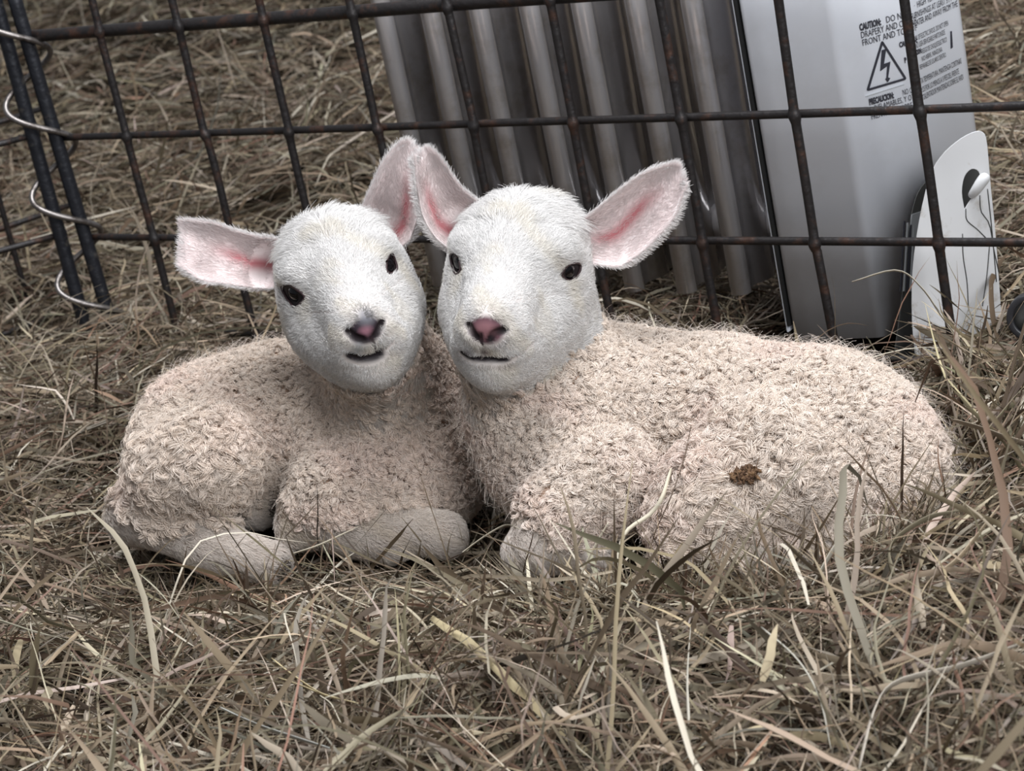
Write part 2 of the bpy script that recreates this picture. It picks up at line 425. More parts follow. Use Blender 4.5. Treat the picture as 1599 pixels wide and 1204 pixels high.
# rear wall of the bracket (hollow box) closing the slot, its shade painted dark
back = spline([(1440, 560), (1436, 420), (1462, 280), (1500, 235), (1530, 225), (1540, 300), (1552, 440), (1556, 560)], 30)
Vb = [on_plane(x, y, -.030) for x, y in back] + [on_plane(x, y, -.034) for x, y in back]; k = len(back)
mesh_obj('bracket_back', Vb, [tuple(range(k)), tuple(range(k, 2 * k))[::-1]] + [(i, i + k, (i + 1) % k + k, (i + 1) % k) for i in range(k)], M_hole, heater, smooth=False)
peg = [on_plane(1517, 305, .004), on_plane(1524, 297, .010), on_plane(1532, 285, .012), on_plane(1538, 277, .012), on_plane(1540, 274, .011)]
mesh_obj('cord_peg', *tube(spline(peg, 10), [.0028, .0034, .0038, .0041, .0043, .0044, .0044, .0042, .0036, .0016], 14), M_plastic, heater)
for pix in ([(1508, 326), (1510, 344), (1526, 358), (1540, 372)], [(1530, 305), (1532, 330), (1545, 350), (1552, 390), (1560, 425)], [(1503, 365), (1504, 400), (1510, 440), (1512, 480)], [(1545, 385), (1541, 430), (1534, 478)], [(1542, 295), (1549, 360), (1556, 440)]):
    P = [on_plane(x, y, .0042) for x, y in spline(pix, 12)]
    mesh_obj('crack', *tube(P, .0004, 5), M_hole, heater)
# painted recess shade between housing and bracket, with a vent and a small sticker
flat_poly('recess_shade', spline([(1396, 560), (1408, 470), (1415, 400), (1422, 345), (1432, 305), (1448, 282), (1466, 272), (1476, 300), (1478, 560)], 30), FCt, M_hole)
flat_poly('rating_sticker', [(1424, 335), (1445, 328), (1442, 372), (1420, 378)], FCt, M_ltext, eps=.0014)
for k in range(4): flat_poly('vent_slot', [(1412 - k * 0 + k * 5, 345 + k * 3), (1414 + k * 5, 345 + k * 3), (1408 + k * 5, 455), (1406 + k * 5, 455)], FCt, M_ltext if k % 2 else M_ink, eps=.0016)
# caster wheel at the picture's edge
def disc(c, n, r0, r1, w, seg=28):
    n = nrm(n); a = nrm(np.cross(n, Z0)); b = np.cross(n, a); V = []; Fc = []
    for r, o in ((r0, -w), (r0, w), (r1, w), (r1, -w)):
        for i in range(seg):
            t = 2 * math.pi * i / seg; V.append(c + n * o + (a * math.cos(t) + b * math.sin(t)) * r)
    for k in range(4):
        for i in range(seg):
            j = (i + 1) % seg; k2 = (k + 1) % 4; Fc.append((k * seg + i, k * seg + j, k2 * seg + j, k2 * seg + i))
    return V, Fc
wc = W(1611, 494, 1.63); wn = nrm(np.array([-.35, -.9, .15]))
wheel = thing('caster_wheel', wc - Z0 * .02, 'small black rubber caster wheel half sunk in hay at the right picture edge', 'wheel')
bevel(mesh_obj('tyre', *disc(wc, wn, .0125, .0175, .007), M_wheel, wheel), .0012)
mesh_obj('wheel_hub', *disc(wc, wn, .002, .0125, .004), M_hole, wheel)
mesh_obj('axle', *tube([wc - wn * .012, wc + wn * .012], .003, 10), M_wheel, wheel)

# ---------------------------------------------------------------- lambs: one implicit body each, meshed by surface nets
def sd_cone(P, a, b, ra, rb):
    ab = b - a; h = np.clip(((P - a) @ ab) / (ab @ ab + 1e-12), 0, 1)
    return np.linalg.norm(P - a - h[..., None] * ab, axis=-1) - (ra + (rb - ra) * h)
def sd_ell(P, c, M, r):
    q = (P - c) @ M; k0 = np.linalg.norm(q / r, axis=-1); k1 = np.linalg.norm(q / (r * r), axis=-1)
    return k0 * (k0 - 1) / (k1 + 1e-9)
class Body:
    def __init__(s): s.pr = []
    def cone(s, a, b, ra, rb, k=.02, kind='wool', op=1):
        a = np.array(a, float); b = np.array(b, float); R = max(ra, rb)
        s.pr.append((lambda P: sd_cone(P, a, b, ra, rb), np.minimum(a, b) - R, np.maximum(a, b) + R, k, kind, op)); return s
    def ball(s, c, r, k=.02, kind='wool', op=1): return s.cone(c, np.array(c) + 1e-5, r, r, k, kind, op)
    def ell(s, c, M, r, k=.02, kind='wool', op=1):
        c = np.array(c, float); r = np.array(r, float); e = np.sqrt(((np.abs(M) * r) ** 2).sum(1)) * 1.02
        s.pr.append((lambda P: sd_ell(P, c, M, r), c - e, c + e, k, kind, op)); return s
    def build(s, h):
        lo = np.min([p[1] for p in s.pr if p[5] > 0], 0) - .012; hi = np.max([p[2] for p in s.pr if p[5] > 0], 0) + .012
        n = np.ceil((hi - lo) / h).astype(int) + 1; s.lo, s.h, s.n = lo, h, n
        V = np.full(n, .05, np.float32)
        ax = [lo[i] + h * np.arange(n[i]) for i in range(3)]
        for fn, a, b, k, kind, op in s.pr:
            i0 = np.maximum(np.floor((a - k - .006 - lo) / h).astype(int), 0); i1 = np.minimum(np.ceil((b + k + .006 - lo) / h).astype(int) + 1, n)
            if (i1 <= i0).any(): continue
            sl = tuple(slice(i0[i], i1[i]) for i in range(3))
            P = np.stack(np.meshgrid(*[ax[i][i0[i]:i1[i]] for i in range(3)], indexing='ij'), -1)
            d = fn(P).astype(np.float32); v = V[sl]
            if op > 0:
                hh = np.maximum(k - np.abs(v - d), 0) / k; V[sl] = np.minimum(v, d) - hh * hh * k * .25
            else:
                hh = np.maximum(k - np.abs(v + d), 0) / k; V[sl] = np.maximum(v, -d) + hh * hh * k * .25
        s.V = V; return s
    def carve(s, a, c, ra, rb, k=.0016):
        R = max(ra, rb) + k + .004; i0 = np.maximum(np.floor((np.minimum(a, c) - R - s.lo) / s.h).astype(int), 0); i1 = np.minimum(np.ceil((np.maximum(a, c) + R - s.lo) / s.h).astype(int) + 1, s.n)
        sl = tuple(slice(i0[i], i1[i]) for i in range(3))
        P = np.stack(np.meshgrid(*[s.lo[i] + s.h * np.arange(i0[i], i1[i]) for i in range(3)], indexing='ij'), -1)
        d = sd_cone(P, np.array(a), np.array(c), ra, rb).astype(np.float32); v = s.V[sl]; hh = np.maximum(k - np.abs(v + d), 0) / k
        s.V[sl] = np.maximum(v, -d) + hh * hh * k * .25
    def sdf(s, P):
        q = (np.asarray(P, float) - s.lo) / s.h; sh = q.shape[:-1]; q = q.reshape(-1, 3)
        out = np.any((q < 0) | (q >= s.n - 1.001), 1); q = np.clip(q, 0, s.n - 1.001)
        i = q.astype(int); u = q - i; r = 0
        for dx in (0, 1):
            for dy in (0, 1):
                for dz in (0, 1):
                    w = np.where(dx, u[:, 0], 1 - u[:, 0]) * np.where(dy, u[:, 1], 1 - u[:, 1]) * np.where(dz, u[:, 2], 1 - u[:, 2])
                    r = r + w * s.V[i[:, 0] + dx, i[:, 1] + dy, i[:, 2] + dz]
        r = np.where(out, .05, r); return r.reshape(sh)
    def grad(s, P):
        e = s.h * .9; g = [s.sdf(P + np.eye(3)[i] * e) - s.sdf(P - np.eye(3)[i] * e) for i in range(3)]
        return nrm(np.stack(g, -1))
    def hit(s, px, py, graze=.0):
        d = FWD + RT * (px - 799.5) / F_PX - UP * (py - 602) / F_PX; t = 1.2; bv, bp = 9, None
        for _ in range(900):
            p = d * t; v = float(s.sdf(p[None])[0])
            if v < .0003: return p
            if v < bv: bv, bp = v, p
            t += max(v * .6, .0006)
            if t > 2.0: break
        return bp if bv < graze else None
    def kinds(s, P):
        """nearest primitive's kind for each point"""
        best = np.full(len(P), 9.); names = []; idx = np.zeros(len(P), int)
        for fn, a, b, k, kind, op in s.pr:
            if op < 0: continue
            if kind not in names: names.append(kind)
            m = np.all((P > a - .02) & (P < b + .02), 1)
            if not m.any(): continue
            d = np.full(len(P), 9.); d[m] = fn(P[m])
            c = d < best; best[c] = d[c]; idx[c] = names.index(kind)
        return np.array(names)[idx]
    def mesh(s):
        V = s.V; lo, h = s.lo, s.h
        I = V < 0
        c = np.zeros(tuple(np.array(V.shape) - 1), np.int8)
        for dx in (0, 1):
            for dy in (0, 1):
                for dz in (0, 1): c += I[dx:V.shape[0] - 1 + dx, dy:V.shape[1] - 1 + dy, dz:V.shape[2] - 1 + dz]
        M = (c > 0) & (c < 8); idx = np.full(M.shape, -1, np.int64); ijk = np.argwhere(M); idx[M] = np.arange(len(ijk))
        S = np.zeros((len(ijk), 3)); cnt = np.zeros(len(ijk))
        for a in range(3):
            o = [b for b in range(3) if b != a]
            for u in (0, 1):
                for v in (0, 1):
                    p = ijk.copy(); p[:, o[0]] += u; p[:, o[1]] += v; q = p.copy(); q[:, a] += 1
                    va = V[tuple(p.T)]; vb = V[tuple(q.T)]; m = (va < 0) != (vb < 0)
                    t = np.where(m, va / np.where(m, va - vb, 1), 0); pt = p.astype(float); pt[:, a] += t
                    S[m] += pt[m]; cnt[m] += 1
        X = lo + h * S / cnt[:, None]; Q = []
        for a in range(3):
            b, c2 = (a + 1) % 3, (a + 2) % 3
            s0 = [slice(None)] * 3; s1 = [slice(None)] * 3; s0[a] = slice(0, -1); s1[a] = slice(1, None)
            A = I[tuple(s0)]; B = I[tuple(s1)]; e = np.argwhere(A != B)
            e = e[(e[:, b] > 0) & (e[:, c2] > 0) & (e[:, b] < V.shape[b] - 1) & (e[:, c2] < V.shape[c2] - 1)]
            ins = A[tuple(e.T)]
            def g(u, v):
                w = e.copy(); w[:, b] -= u; w[:, c2] -= v; return idx[tuple(w.T)]
            q = np.stack([g(1, 1), g(0, 1), g(0, 0), g(1, 0)], 1)
            q[~ins] = q[~ins][:, ::-1]; Q.append(q)
        Q = np.vstack(Q); Q = Q[(Q >= 0).all(1)]
        return X, Q

def curves_obj(name, P, rad, col, mat, parent):
    """P (n,k,3) world; rad (n,k) or (k,); col (n,3)"""
    n, k = P.shape[:2]
    hc = bpy.data.hair_curves.new(name); hc.add_curves([k] * n)
    base = origin(parent)
    hc.attributes['position'].data.foreach_set('vector', (P - base).astype(np.float32).ravel())
    r = hc.attributes.get('radius') or hc.attributes.new('radius', 'FLOAT', 'POINT')
    r.data.foreach_set('value', np.broadcast_to(rad, (n, k)).astype(np.float32).ravel())
    c = hc.attributes.new('col', 'FLOAT_COLOR', 'CURVE')
    cc = np.ones((n, 4), np.float32); cc[:, :3] = col; c.data.foreach_set('color', cc.ravel())
    hc.materials.append(mat)
    return link(name, hc, parent)
def sample_mesh(X, Q, n):
    T = np.vstack([Q[:, :3], Q[:, [0, 2, 3]]]) if Q.shape[1] == 4 else Q
    A = X[T[:, 0]]; B = X[T[:, 1]]; C = X[T[:, 2]]
    ar = np.linalg.norm(np.cross(B - A, C - A), axis=1) / 2; t = rng.choice(len(T), n, p=ar / ar.sum())
    u = rng.rand(n, 1); v = rng.rand(n, 1); f = u + v > 1; u = np.where(f, 1 - u, u); v = np.where(f, 1 - v, v)
    return A[t] + (B[t] - A[t]) * u + (C[t] - A[t]) * v, nrm(np.cross(B - A, C - A))[t], ar.sum()
def fur_strands(P, N, D, length, k=5, lift=.35, wave=.0006):
    """short combed hair from points P, normals N, comb direction D"""
    n = len(P); T = nrm(D - N * (D * N).sum(1, keepdims=True)); j = rng.randn(n, 3) * .28
    T = nrm(T + j - N * (j * N).sum(1, keepdims=True)); B = np.cross(N, T)
    t = np.linspace(0, 1, k)[None, :, None]; L = length[:, None, None]
    ph = rng.rand(n, 1, 1) * 6.28
    return P[:, None] - N[:, None] * .0006 + L * (t * T[:, None] * .92 + N[:, None] * np.reshape(lift, (-1, 1, 1)) * (t - .45 * t * t) * 1.2) + B[:, None] * np.sin(t * 5 + ph) * wave * t

def make_lamb(S):
    root = thing('lamb', S['base'], S['label'], 'lamb', None)
    Hc = np.array(S['head_c']); HM = np.array(S['head_m']); hs = S['head_s']
    H = lambda f, l, u: Hc + HM @ (np.array([f, l, u]) * hs)
    b = Body()
    for it in S['prims']:
        k = it.get('k', .02); kind = it.get('kind', 'wool')
        if 'b' in it:
            a, c = it['a'], it['b']
            b.cone(W(*a[:3]), W(*c[:3]), a[3] * a[2] / F_PX, c[3] * c[2] / F_PX, k, kind)
        else: a = it['a']; b.ball(W(*a[:3]), a[3] * a[2] / F_PX, k, kind)
    # neck into the skull
    n0, n1 = S['neck']
    b.cone(W(*n0[:3]), W(*n1[:3]), n0[3] * n0[2] / F_PX, n1[3] * n1[2] / F_PX, .03, 'wool')
    b.cone(W(*n1[:3]), H(-.028, 0, -.022), n1[3] * n1[2] / F_PX * .95, .036 * hs, .025, 'neck')
    E = lambda c, r, k=.012, kd='head', op=1, M=HM: b.ell(H(*c), M, np.array(r) * hs, k, kd, op)
    def C(a, c, ra, rb, k=.012, op=1, kd='head'): b.cone(H(*a), H(*c), ra * hs, rb * hs, k, kd, op)
    # skull, forehead, cheeks, muzzle, lips and chin
    E((-.020, 0, .006), (.050, .047, .044))
    E((.006, 0, .012), (.040, .040, .034), .015)
    C((.005, 0, -.006), (.074, 0, -.029), .038, .0240, .02)
    E((.030, 0, -.046), (.046, .031, .026), .02)
    C((.040, 0, .004), (.086, 0, -.021), .020, .0135, .014)
    for s in (-1, 1):
        E((-.004, .024 * s, -.028), (.040, .027, .031), .02)
        C((.02, .021 * s, -.032), (.064, .013 * s, -.048), .023, .0160, .014)
        E((.020, .031 * s, .019), (.016, .010, .009), .014)
        E((.079, .0120 * s, -.0325), (.0155, .0125, .0145), .008)
        E((.073, .013 * s, -.043), (.015, .013, .010), .008)
    C((.030, 0, -.054), (.068, 0, -.0595), .021, .0160, .014)
    E((.092, 0, -.030), (.0065, .0135, .0105), .006, 'nose')
    b.cone(H(.030, 0, -.052), W(*S['throat'][:3]), .026 * hs, S['throat'][3] * S['throat'][2] / F_PX, .025, 'neck')
    b.build(.0017)
    # features of the face, laid on the modelled surface
    surf = lambda pts: np.array([b.hit(x, y, .02) for x, y in pts])
    pxm = S['head_d'] / F_PX
    mouth, nosl, nosr, phil = (surf(S[k]) for k in ('mouth', 'nostril_a', 'nostril_b', 'philtrum'))
    mouth = spline(mouth, 16); nosl = spline(nosl, 8); nosr = spline(nosr, 8); pad = surf([S['pad'][0]])[0]
    eyes = []
    for poly in S['eyes']:
        cpx = np.mean(poly, 0); c0 = b.hit(*cpx, .02); n0_ = b.grad(c0[None])[0]; eyes.append((poly, c0, n0_))
    mw = np.interp(np.linspace(0, 1, 16), [0, .1, .5, .7, 1], [.0005, .0012, .0015, .0008, .0003]) * S.get('mw', 1.)
    for i in range(15): b.carve(mouth[i], mouth[i + 1], mw[i], mw[i + 1])
    for ns in (nosl, nosr):
        for i in range(7): b.carve(ns[i], ns[i + 1], .0024 * (1 - abs(i - 3) * .15), .0022)
    b.carve(phil[0], phil[-1], .0007, .0007)
    for poly, c0, n0_ in eyes: b.carve(c0 + n0_ * .0035, c0 + n0_ * .0036, .0066, .0066)
    X, Q = b.mesh()
    Nn = b.grad(X)
    L = ((X - Hc) @ HM) / hs                                  # head coordinates
    hk = b.kinds(X)
    # colours
    cw = np.array(S['wool_col']); cf = np.array([.83, .81, .795]); col = np.tile(cw * np.array([.58, .45, .37]), (len(X), 1))  # brown wool roots, darkened further as painted shade between curls
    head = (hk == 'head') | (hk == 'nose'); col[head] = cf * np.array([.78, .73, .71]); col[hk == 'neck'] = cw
    def dpoly(P_, C_):
        d = np.full(len(P_), 9.)
        near = np.linalg.norm(P_ - C_.mean(0), axis=1) < .06
        for A_, B_ in zip(C_[:-1], C_[1:]):
            ab = B_ - A_; h = np.clip(((P_[near] - A_) @ ab) / (ab @ ab + 1e-12), 0, 1)
            d[near] = np.minimum(d[near], np.linalg.norm(P_[near] - A_ - h[:, None] * ab, axis=1))
        return d
    def paint(d, r0, r1, c, amt=1.):
        w = np.clip((r1 - d) / (r1 - r0), 0, 1)[:, None] * amt; col[:] = col * (1 - w) + np.array(c) * w
    def in_poly(P_, poly, c0, grow=1.):
        d_ = P_ @ FWD; q = np.stack([799.5 + F_PX * (P_ @ RT) / d_, 602 - F_PX * (P_ @ UP) / d_], 1)
        pl_ = np.array(poly, float); cc = pl_.mean(0); pl_ = cc + (pl_ - cc) * grow; ins = np.zeros(len(P_), bool)
        for (x0, y0), (x1, y1) in zip(pl_, np.roll(pl_, -1, 0)):
            ins ^= ((y0 > q[:, 1]) != (y1 > q[:, 1])) & (q[:, 0] < (x1 - x0) * (q[:, 1] - y0) / (y1 - y0 + 1e-9) + x0)
        return ins & (np.linalg.norm(P_ - c0, axis=1) < .02)
    pr = S['pad']; padd = lambda P_: np.linalg.norm((P_ - pad) @ HM / np.array([1.3, pr[1] * pxm, pr[2] * pxm / .9]) , axis=1)
    padd = lambda P_: np.linalg.norm(np.stack([(P_ - pad) @ HM[:, 1] / (pr[1] * pxm), (P_ - pad) @ (HM[:, 2] * .8 - HM[:, 0] * .6 * 0) / (pr[2] * pxm), (P_ - pad) @ HM[:, 0] / .012], 1), axis=1)
    paint(padd(X), .80, 1.12, S['nose_rim']); paint(padd(X), S['pad_in'], S['pad_in'] + .4, S['nose_col'])
    for q_, r_, c_q in S['smears']: paint(np.linalg.norm(X - surf([q_])[0], axis=1), r_ * pxm * .3, r_ * pxm, c_q, .8)
    for ns in (nosl, nosr): paint(dpoly(X, ns), .0022, .0038, (.010, .005, .007))
    paint(dpoly(X, phil), .0008, .0022, (.025, .012, .016))
    paint(dpoly(X, mouth[:10]), .0016 * S.get('mw', 1.), .0034 * S.get('mw', 1.), (.014, .010, .013)); paint(dpoly(X, mouth[9:]), .0004, .0018, (.30, .22, .22), .7)
    for poly, c0, n0_ in eyes: paint(1. - in_poly(X, poly, c0, 1.12), .2, .6, (.012, .007, .008))
    if 'tear' in S: paint(dpoly(X, surf(S['tear'])), .0004, .0016, (.22, .12, .12), .8)
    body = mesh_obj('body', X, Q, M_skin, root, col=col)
    # eyes
    for poly, c0, n0_ in eyes:
        hw = surf(poly); ext = np.linalg.norm(hw - hw.mean(0), axis=1).max(); r = .0088 * hs
        c = c0 - n0_ * (r - .0014)
        u, v = np.meshgrid(np.linspace(0, math.pi, 17), np.linspace(0, 2 * math.pi, 25)[:-1], indexing='ij')
        Vv = np.stack([np.sin(u) * np.cos(v), np.sin(u) * np.sin(v), np.cos(u)], -1).reshape(-1, 3) * r + c
        Fe = [(i * 24 + j, i * 24 + (j + 1) % 24, (i + 1) * 24 + (j + 1) % 24, (i + 1) * 24 + j) for i in range(16) for j in range(24)]
        eye = mesh_obj('eye', Vv, Fe, M_eye, root)
        cc_ = np.mean(poly, 0); rim = spline([tuple(cc_ + (np.array(p) - cc_) * 1.02) for p in list(poly) + [poly[0]]], 26)
        R3 = np.array([b.hit(x, y, .02) for x, y in rim]); R3 = R3 + b.grad(R3) * .0004
        mesh_obj('eyelid', *tube(R3, .0010 * hs, 8, cap=False), M_lid, eye)
    # ears
    for e in S['ears']:
        make_ear(root, e, b)
    # hooves
    for h0, h1, r in S['hooves']:
        mesh_obj('hoof', *tube(spline([W(*h0), (W(*h0) + W(*h1)) / 2, W(*h1)], 7), [r * .8, r, r * 1.05, r * 1.02, r * .95, r * .8, r * .35], 12), M_hoof, root)
    # ---- fur on head, neck and lower legs
    fq = np.isin(hk[Q], ('head', 'nose', 'neck', 'leg')).any(1)
    P, N0, ar = sample_mesh(X, Q[fq], int(S['n_fur'])); N = b.grad(P); kd = b.kinds(P + rng.randn(len(P), 3) * .0028)
    l = ((P - Hc) @ HM) / hs
    is_f = (kd == 'head') | (kd == 'nose'); is_n = kd == 'neck'; is_l = kd == 'leg'
    keep = is_f | is_n | is_l
    keep &= ~(padd(P) < .92)
    for poly, c0, n0_ in eyes: keep &= ~in_poly(P, poly, c0, 1.06)
    keep &= (dpoly(P, mouth[:11]) > .0027 * S.get('mw', 1.)) & (dpoly(P, phil) > .0012) & (dpoly(P, nosl) > .0026) & (dpoly(P, nosr) > .0026)
    P, N, l, is_f, is_n, is_l = (a[keep] for a in (P, N, l, is_f, is_n, is_l))
    n = len(P)
    back = HM[:, 0] * -1
    D = np.tile(back, (n, 1)) + HM[:, 1] * np.sign(l[:, 1:2]) * np.clip(np.abs(l[:, 1:2]) * 14, 0, .6) - HM[:, 2] * np.where(l[:, 2:3] < -.01, .35, -.25)
    swirl = np.exp(-((l[:, 0:1] - .01) / .02) ** 2) * HM[:, 1] * np.sign(l[:, 1:2] + .002) * .8
    D = D + swirl
    D[is_n] = np.array([0, 0, -1.]); D[is_l] = S['leg_dir']
    fr = np.clip((.085 - l[:, 0]) / .10, 0, 1)                # shorter towards the nose
    ln = np.where(is_f, .0040 + .0075 * fr, np.where(is_n, .014, .008)) * (.75 + .5 * rng.rand(n))
    ln = np.where(is_f & (l[:, 2] > .035), ln * 1.5, ln)
    crown = is_f & (l[:, 2] > .030) & (l[:, 0] < .005); ruff = is_f & (l[:, 0] < -.030)
    tuft = hashnoise(P[:, 0] + P[:, 2], P[:, 2] - P[:, 1], 160)
    ln = np.where(crown | ruff, ln * (.85 + .35 * tuft), ln); lf = np.where(crown, .25 + .40 * tuft, np.where(ruff, .3 + .5 * tuft, .30 + .22 * tuft))
    D = D + (tuft[:, None] - .5) * HM[:, 1] * .7
    st = fur_strands(P, N, D, ln, 5, lf)
    ok = np.ones(n, bool)
    for poly, c0, n0_ in eyes:
        for j in (1, 2, 3, 4): ok &= ~in_poly(st[:, j], poly, c0, .96)
    for j in (2, 4): ok &= ~((padd(st[:, j]) < .85)) & (dpoly(st[:, j], nosl) > .0014) & (dpoly(st[:, j], nosr) > .0014) & (dpoly(st[:, j], mouth[:10]) > .0013 * S.get('mw', 1.))
    st, P, N, l, is_f, is_n, is_l = (a[ok] for a in (st, P, N, l, is_f, is_n, is_l)); n = len(P)
    cl = np.where(is_f[:, None], cf, np.where(is_n[:, None], cf * .35 + cw * .65, cw * .75 + cf * .25)) * (.72 + .38 * rng.rand(n, 1))
    for q_, r_, c_q in S['smears']:
        w = np.exp(-(np.linalg.norm(P - surf([q_])[0], axis=1) / (r_ * pxm * .75)) ** 2)[:, None] * .85; cl = cl * (1 - w) + np.array(c_q) * w
    w = (np.exp(-(dpoly(P, mouth[:10]) / .0035) ** 2) * .5 + np.exp(-((padd(P) - .9) / .18) ** 2) * .35)[:, None]; cl = cl * (1 - w) + np.array(S['nose_rim']) * w
    # faint cream patches
    cream = np.clip(hashnoise(l[:, 0] * 1 + 3, l[:, 1] + l[:, 2] + 9, 70) - .55, 0, .4)[:, None]; cl = cl * (1 - cream * np.array([.05, .12, .28]))
    curves_obj('short_fur', st, np.array([.00012, .00012, .00011, .00009, .00004]), cl, M_fur, root)
    # ---- curly wool in locks
    nl_ = int(S['n_locks']); P, N0, ar = sample_mesh(X, Q, int(nl_ * 1.7)); kd = b.kinds(P); kd = b.kinds(P + rng.randn(len(P), 3) * .0028); m = (kd == 'wool') | (kd == 'neck') & (rng.rand(len(P)) < .40); m &= P[:, 2] > -.665
    P = P[m][:nl_]; N = b.grad(P); n = len(P); hpl = 16; k = 10
    zone = S['long'](P)                                        # 0 tight curls .. 1 longer wavy locks
    size = 1 + .9 * zone
    comb = nrm(np.array([0, 0, -1.]) + S['comb'] + rng.randn(n, 3) * (.75 - .45 * zone[:, None])); T = comb - N * (comb * N).sum(1, keepdims=True); T = nrm(T); B = np.cross(N, T)
    hl = (.0050 + .0110 * zone) * (.75 + .5 * rng.rand(n)); R = (.0020 + .0008 * zone) * (.7 + .6 * rng.rand(n))
    turns = 1.5 + .5 * rng.rand(n); ph = rng.rand(n) * 6.283; hand = np.where(rng.rand(n) < .5, -1, 1)
    t = np.linspace(0, 1, k)
    up = np.sin(t * 2.2) * .75
    ax = P[:, None] + hl[:, None, None] * (T[:, None] * (t ** 1.25)[None, :, None] + N[:, None] * (up[None, :, None] * (1.10 - .65 * zone)[:, None, None]))
    an = ph[:, None] + hand[:, None] * turns[:, None] * t[None] * 6.283
    rr = R[:, None] * np.minimum(t * 3, 1)[None] * (1 - .2 * t)[None]
    core = ax + rr[..., None] * (np.cos(an)[..., None] * B[:, None] + np.sin(an)[..., None] * (T * .6 + N * .8)[:, None])
    off = rng.randn(n, hpl, 3); off = off - N[:, None] * (off * N[:, None]).sum(2, keepdims=True) * .6
    off = off * (.0009 + .0005 * zone)[:, None, None]
    st = core[:, None] + off[:, :, None] * (1.15 - .25 * t)[None, None, :, None] - N[:, None, None] * .0012 + rng.randn(n, hpl, k, 3) * .00012
    st = st.reshape(n * hpl, k, 3)
    tint = 1 - .12 * rng.rand(n, 1) * np.array([.6, .9, 1.2])
    pink = np.clip(hashnoise(P[:, 0] + P[:, 2] + 5, P[:, 1] * .6 + P[:, 2] + 7, 26) - .5, 0, .5)[:, None]
    cl = cw * tint * (1 - pink * np.array([.0, .12, .10])) * (.9 + .2 * rng.rand(n, 1)); cl = cl * (1 - .10 * zone[:, None] * 0)
    cl = np.repeat(cl, hpl, 0) * (.92 + .16 * rng.rand(n * hpl, 1))
    curves_obj('wool', st, np.interp(t, [0, .2, .8, 1], [.00017, .00019, .00018, .00012]), cl, M_wool, root)
    # fine halo
    P, N0, ar = sample_mesh(X, Q, 16000); kd = b.kinds(P); P = P[kd == 'wool']; N = b.grad(P)
    st = fur_strands(P, N, rng.randn(len(P), 3) + np.array([0, 0, -.5]), .010 + .009 * rng.rand(len(P)), 6, .95, .0016)
    curves_obj('stray_wool', st, .00006, np.tile(cw * 1.08, (len(P), 1)), M_wool, root)
    return root, b, H

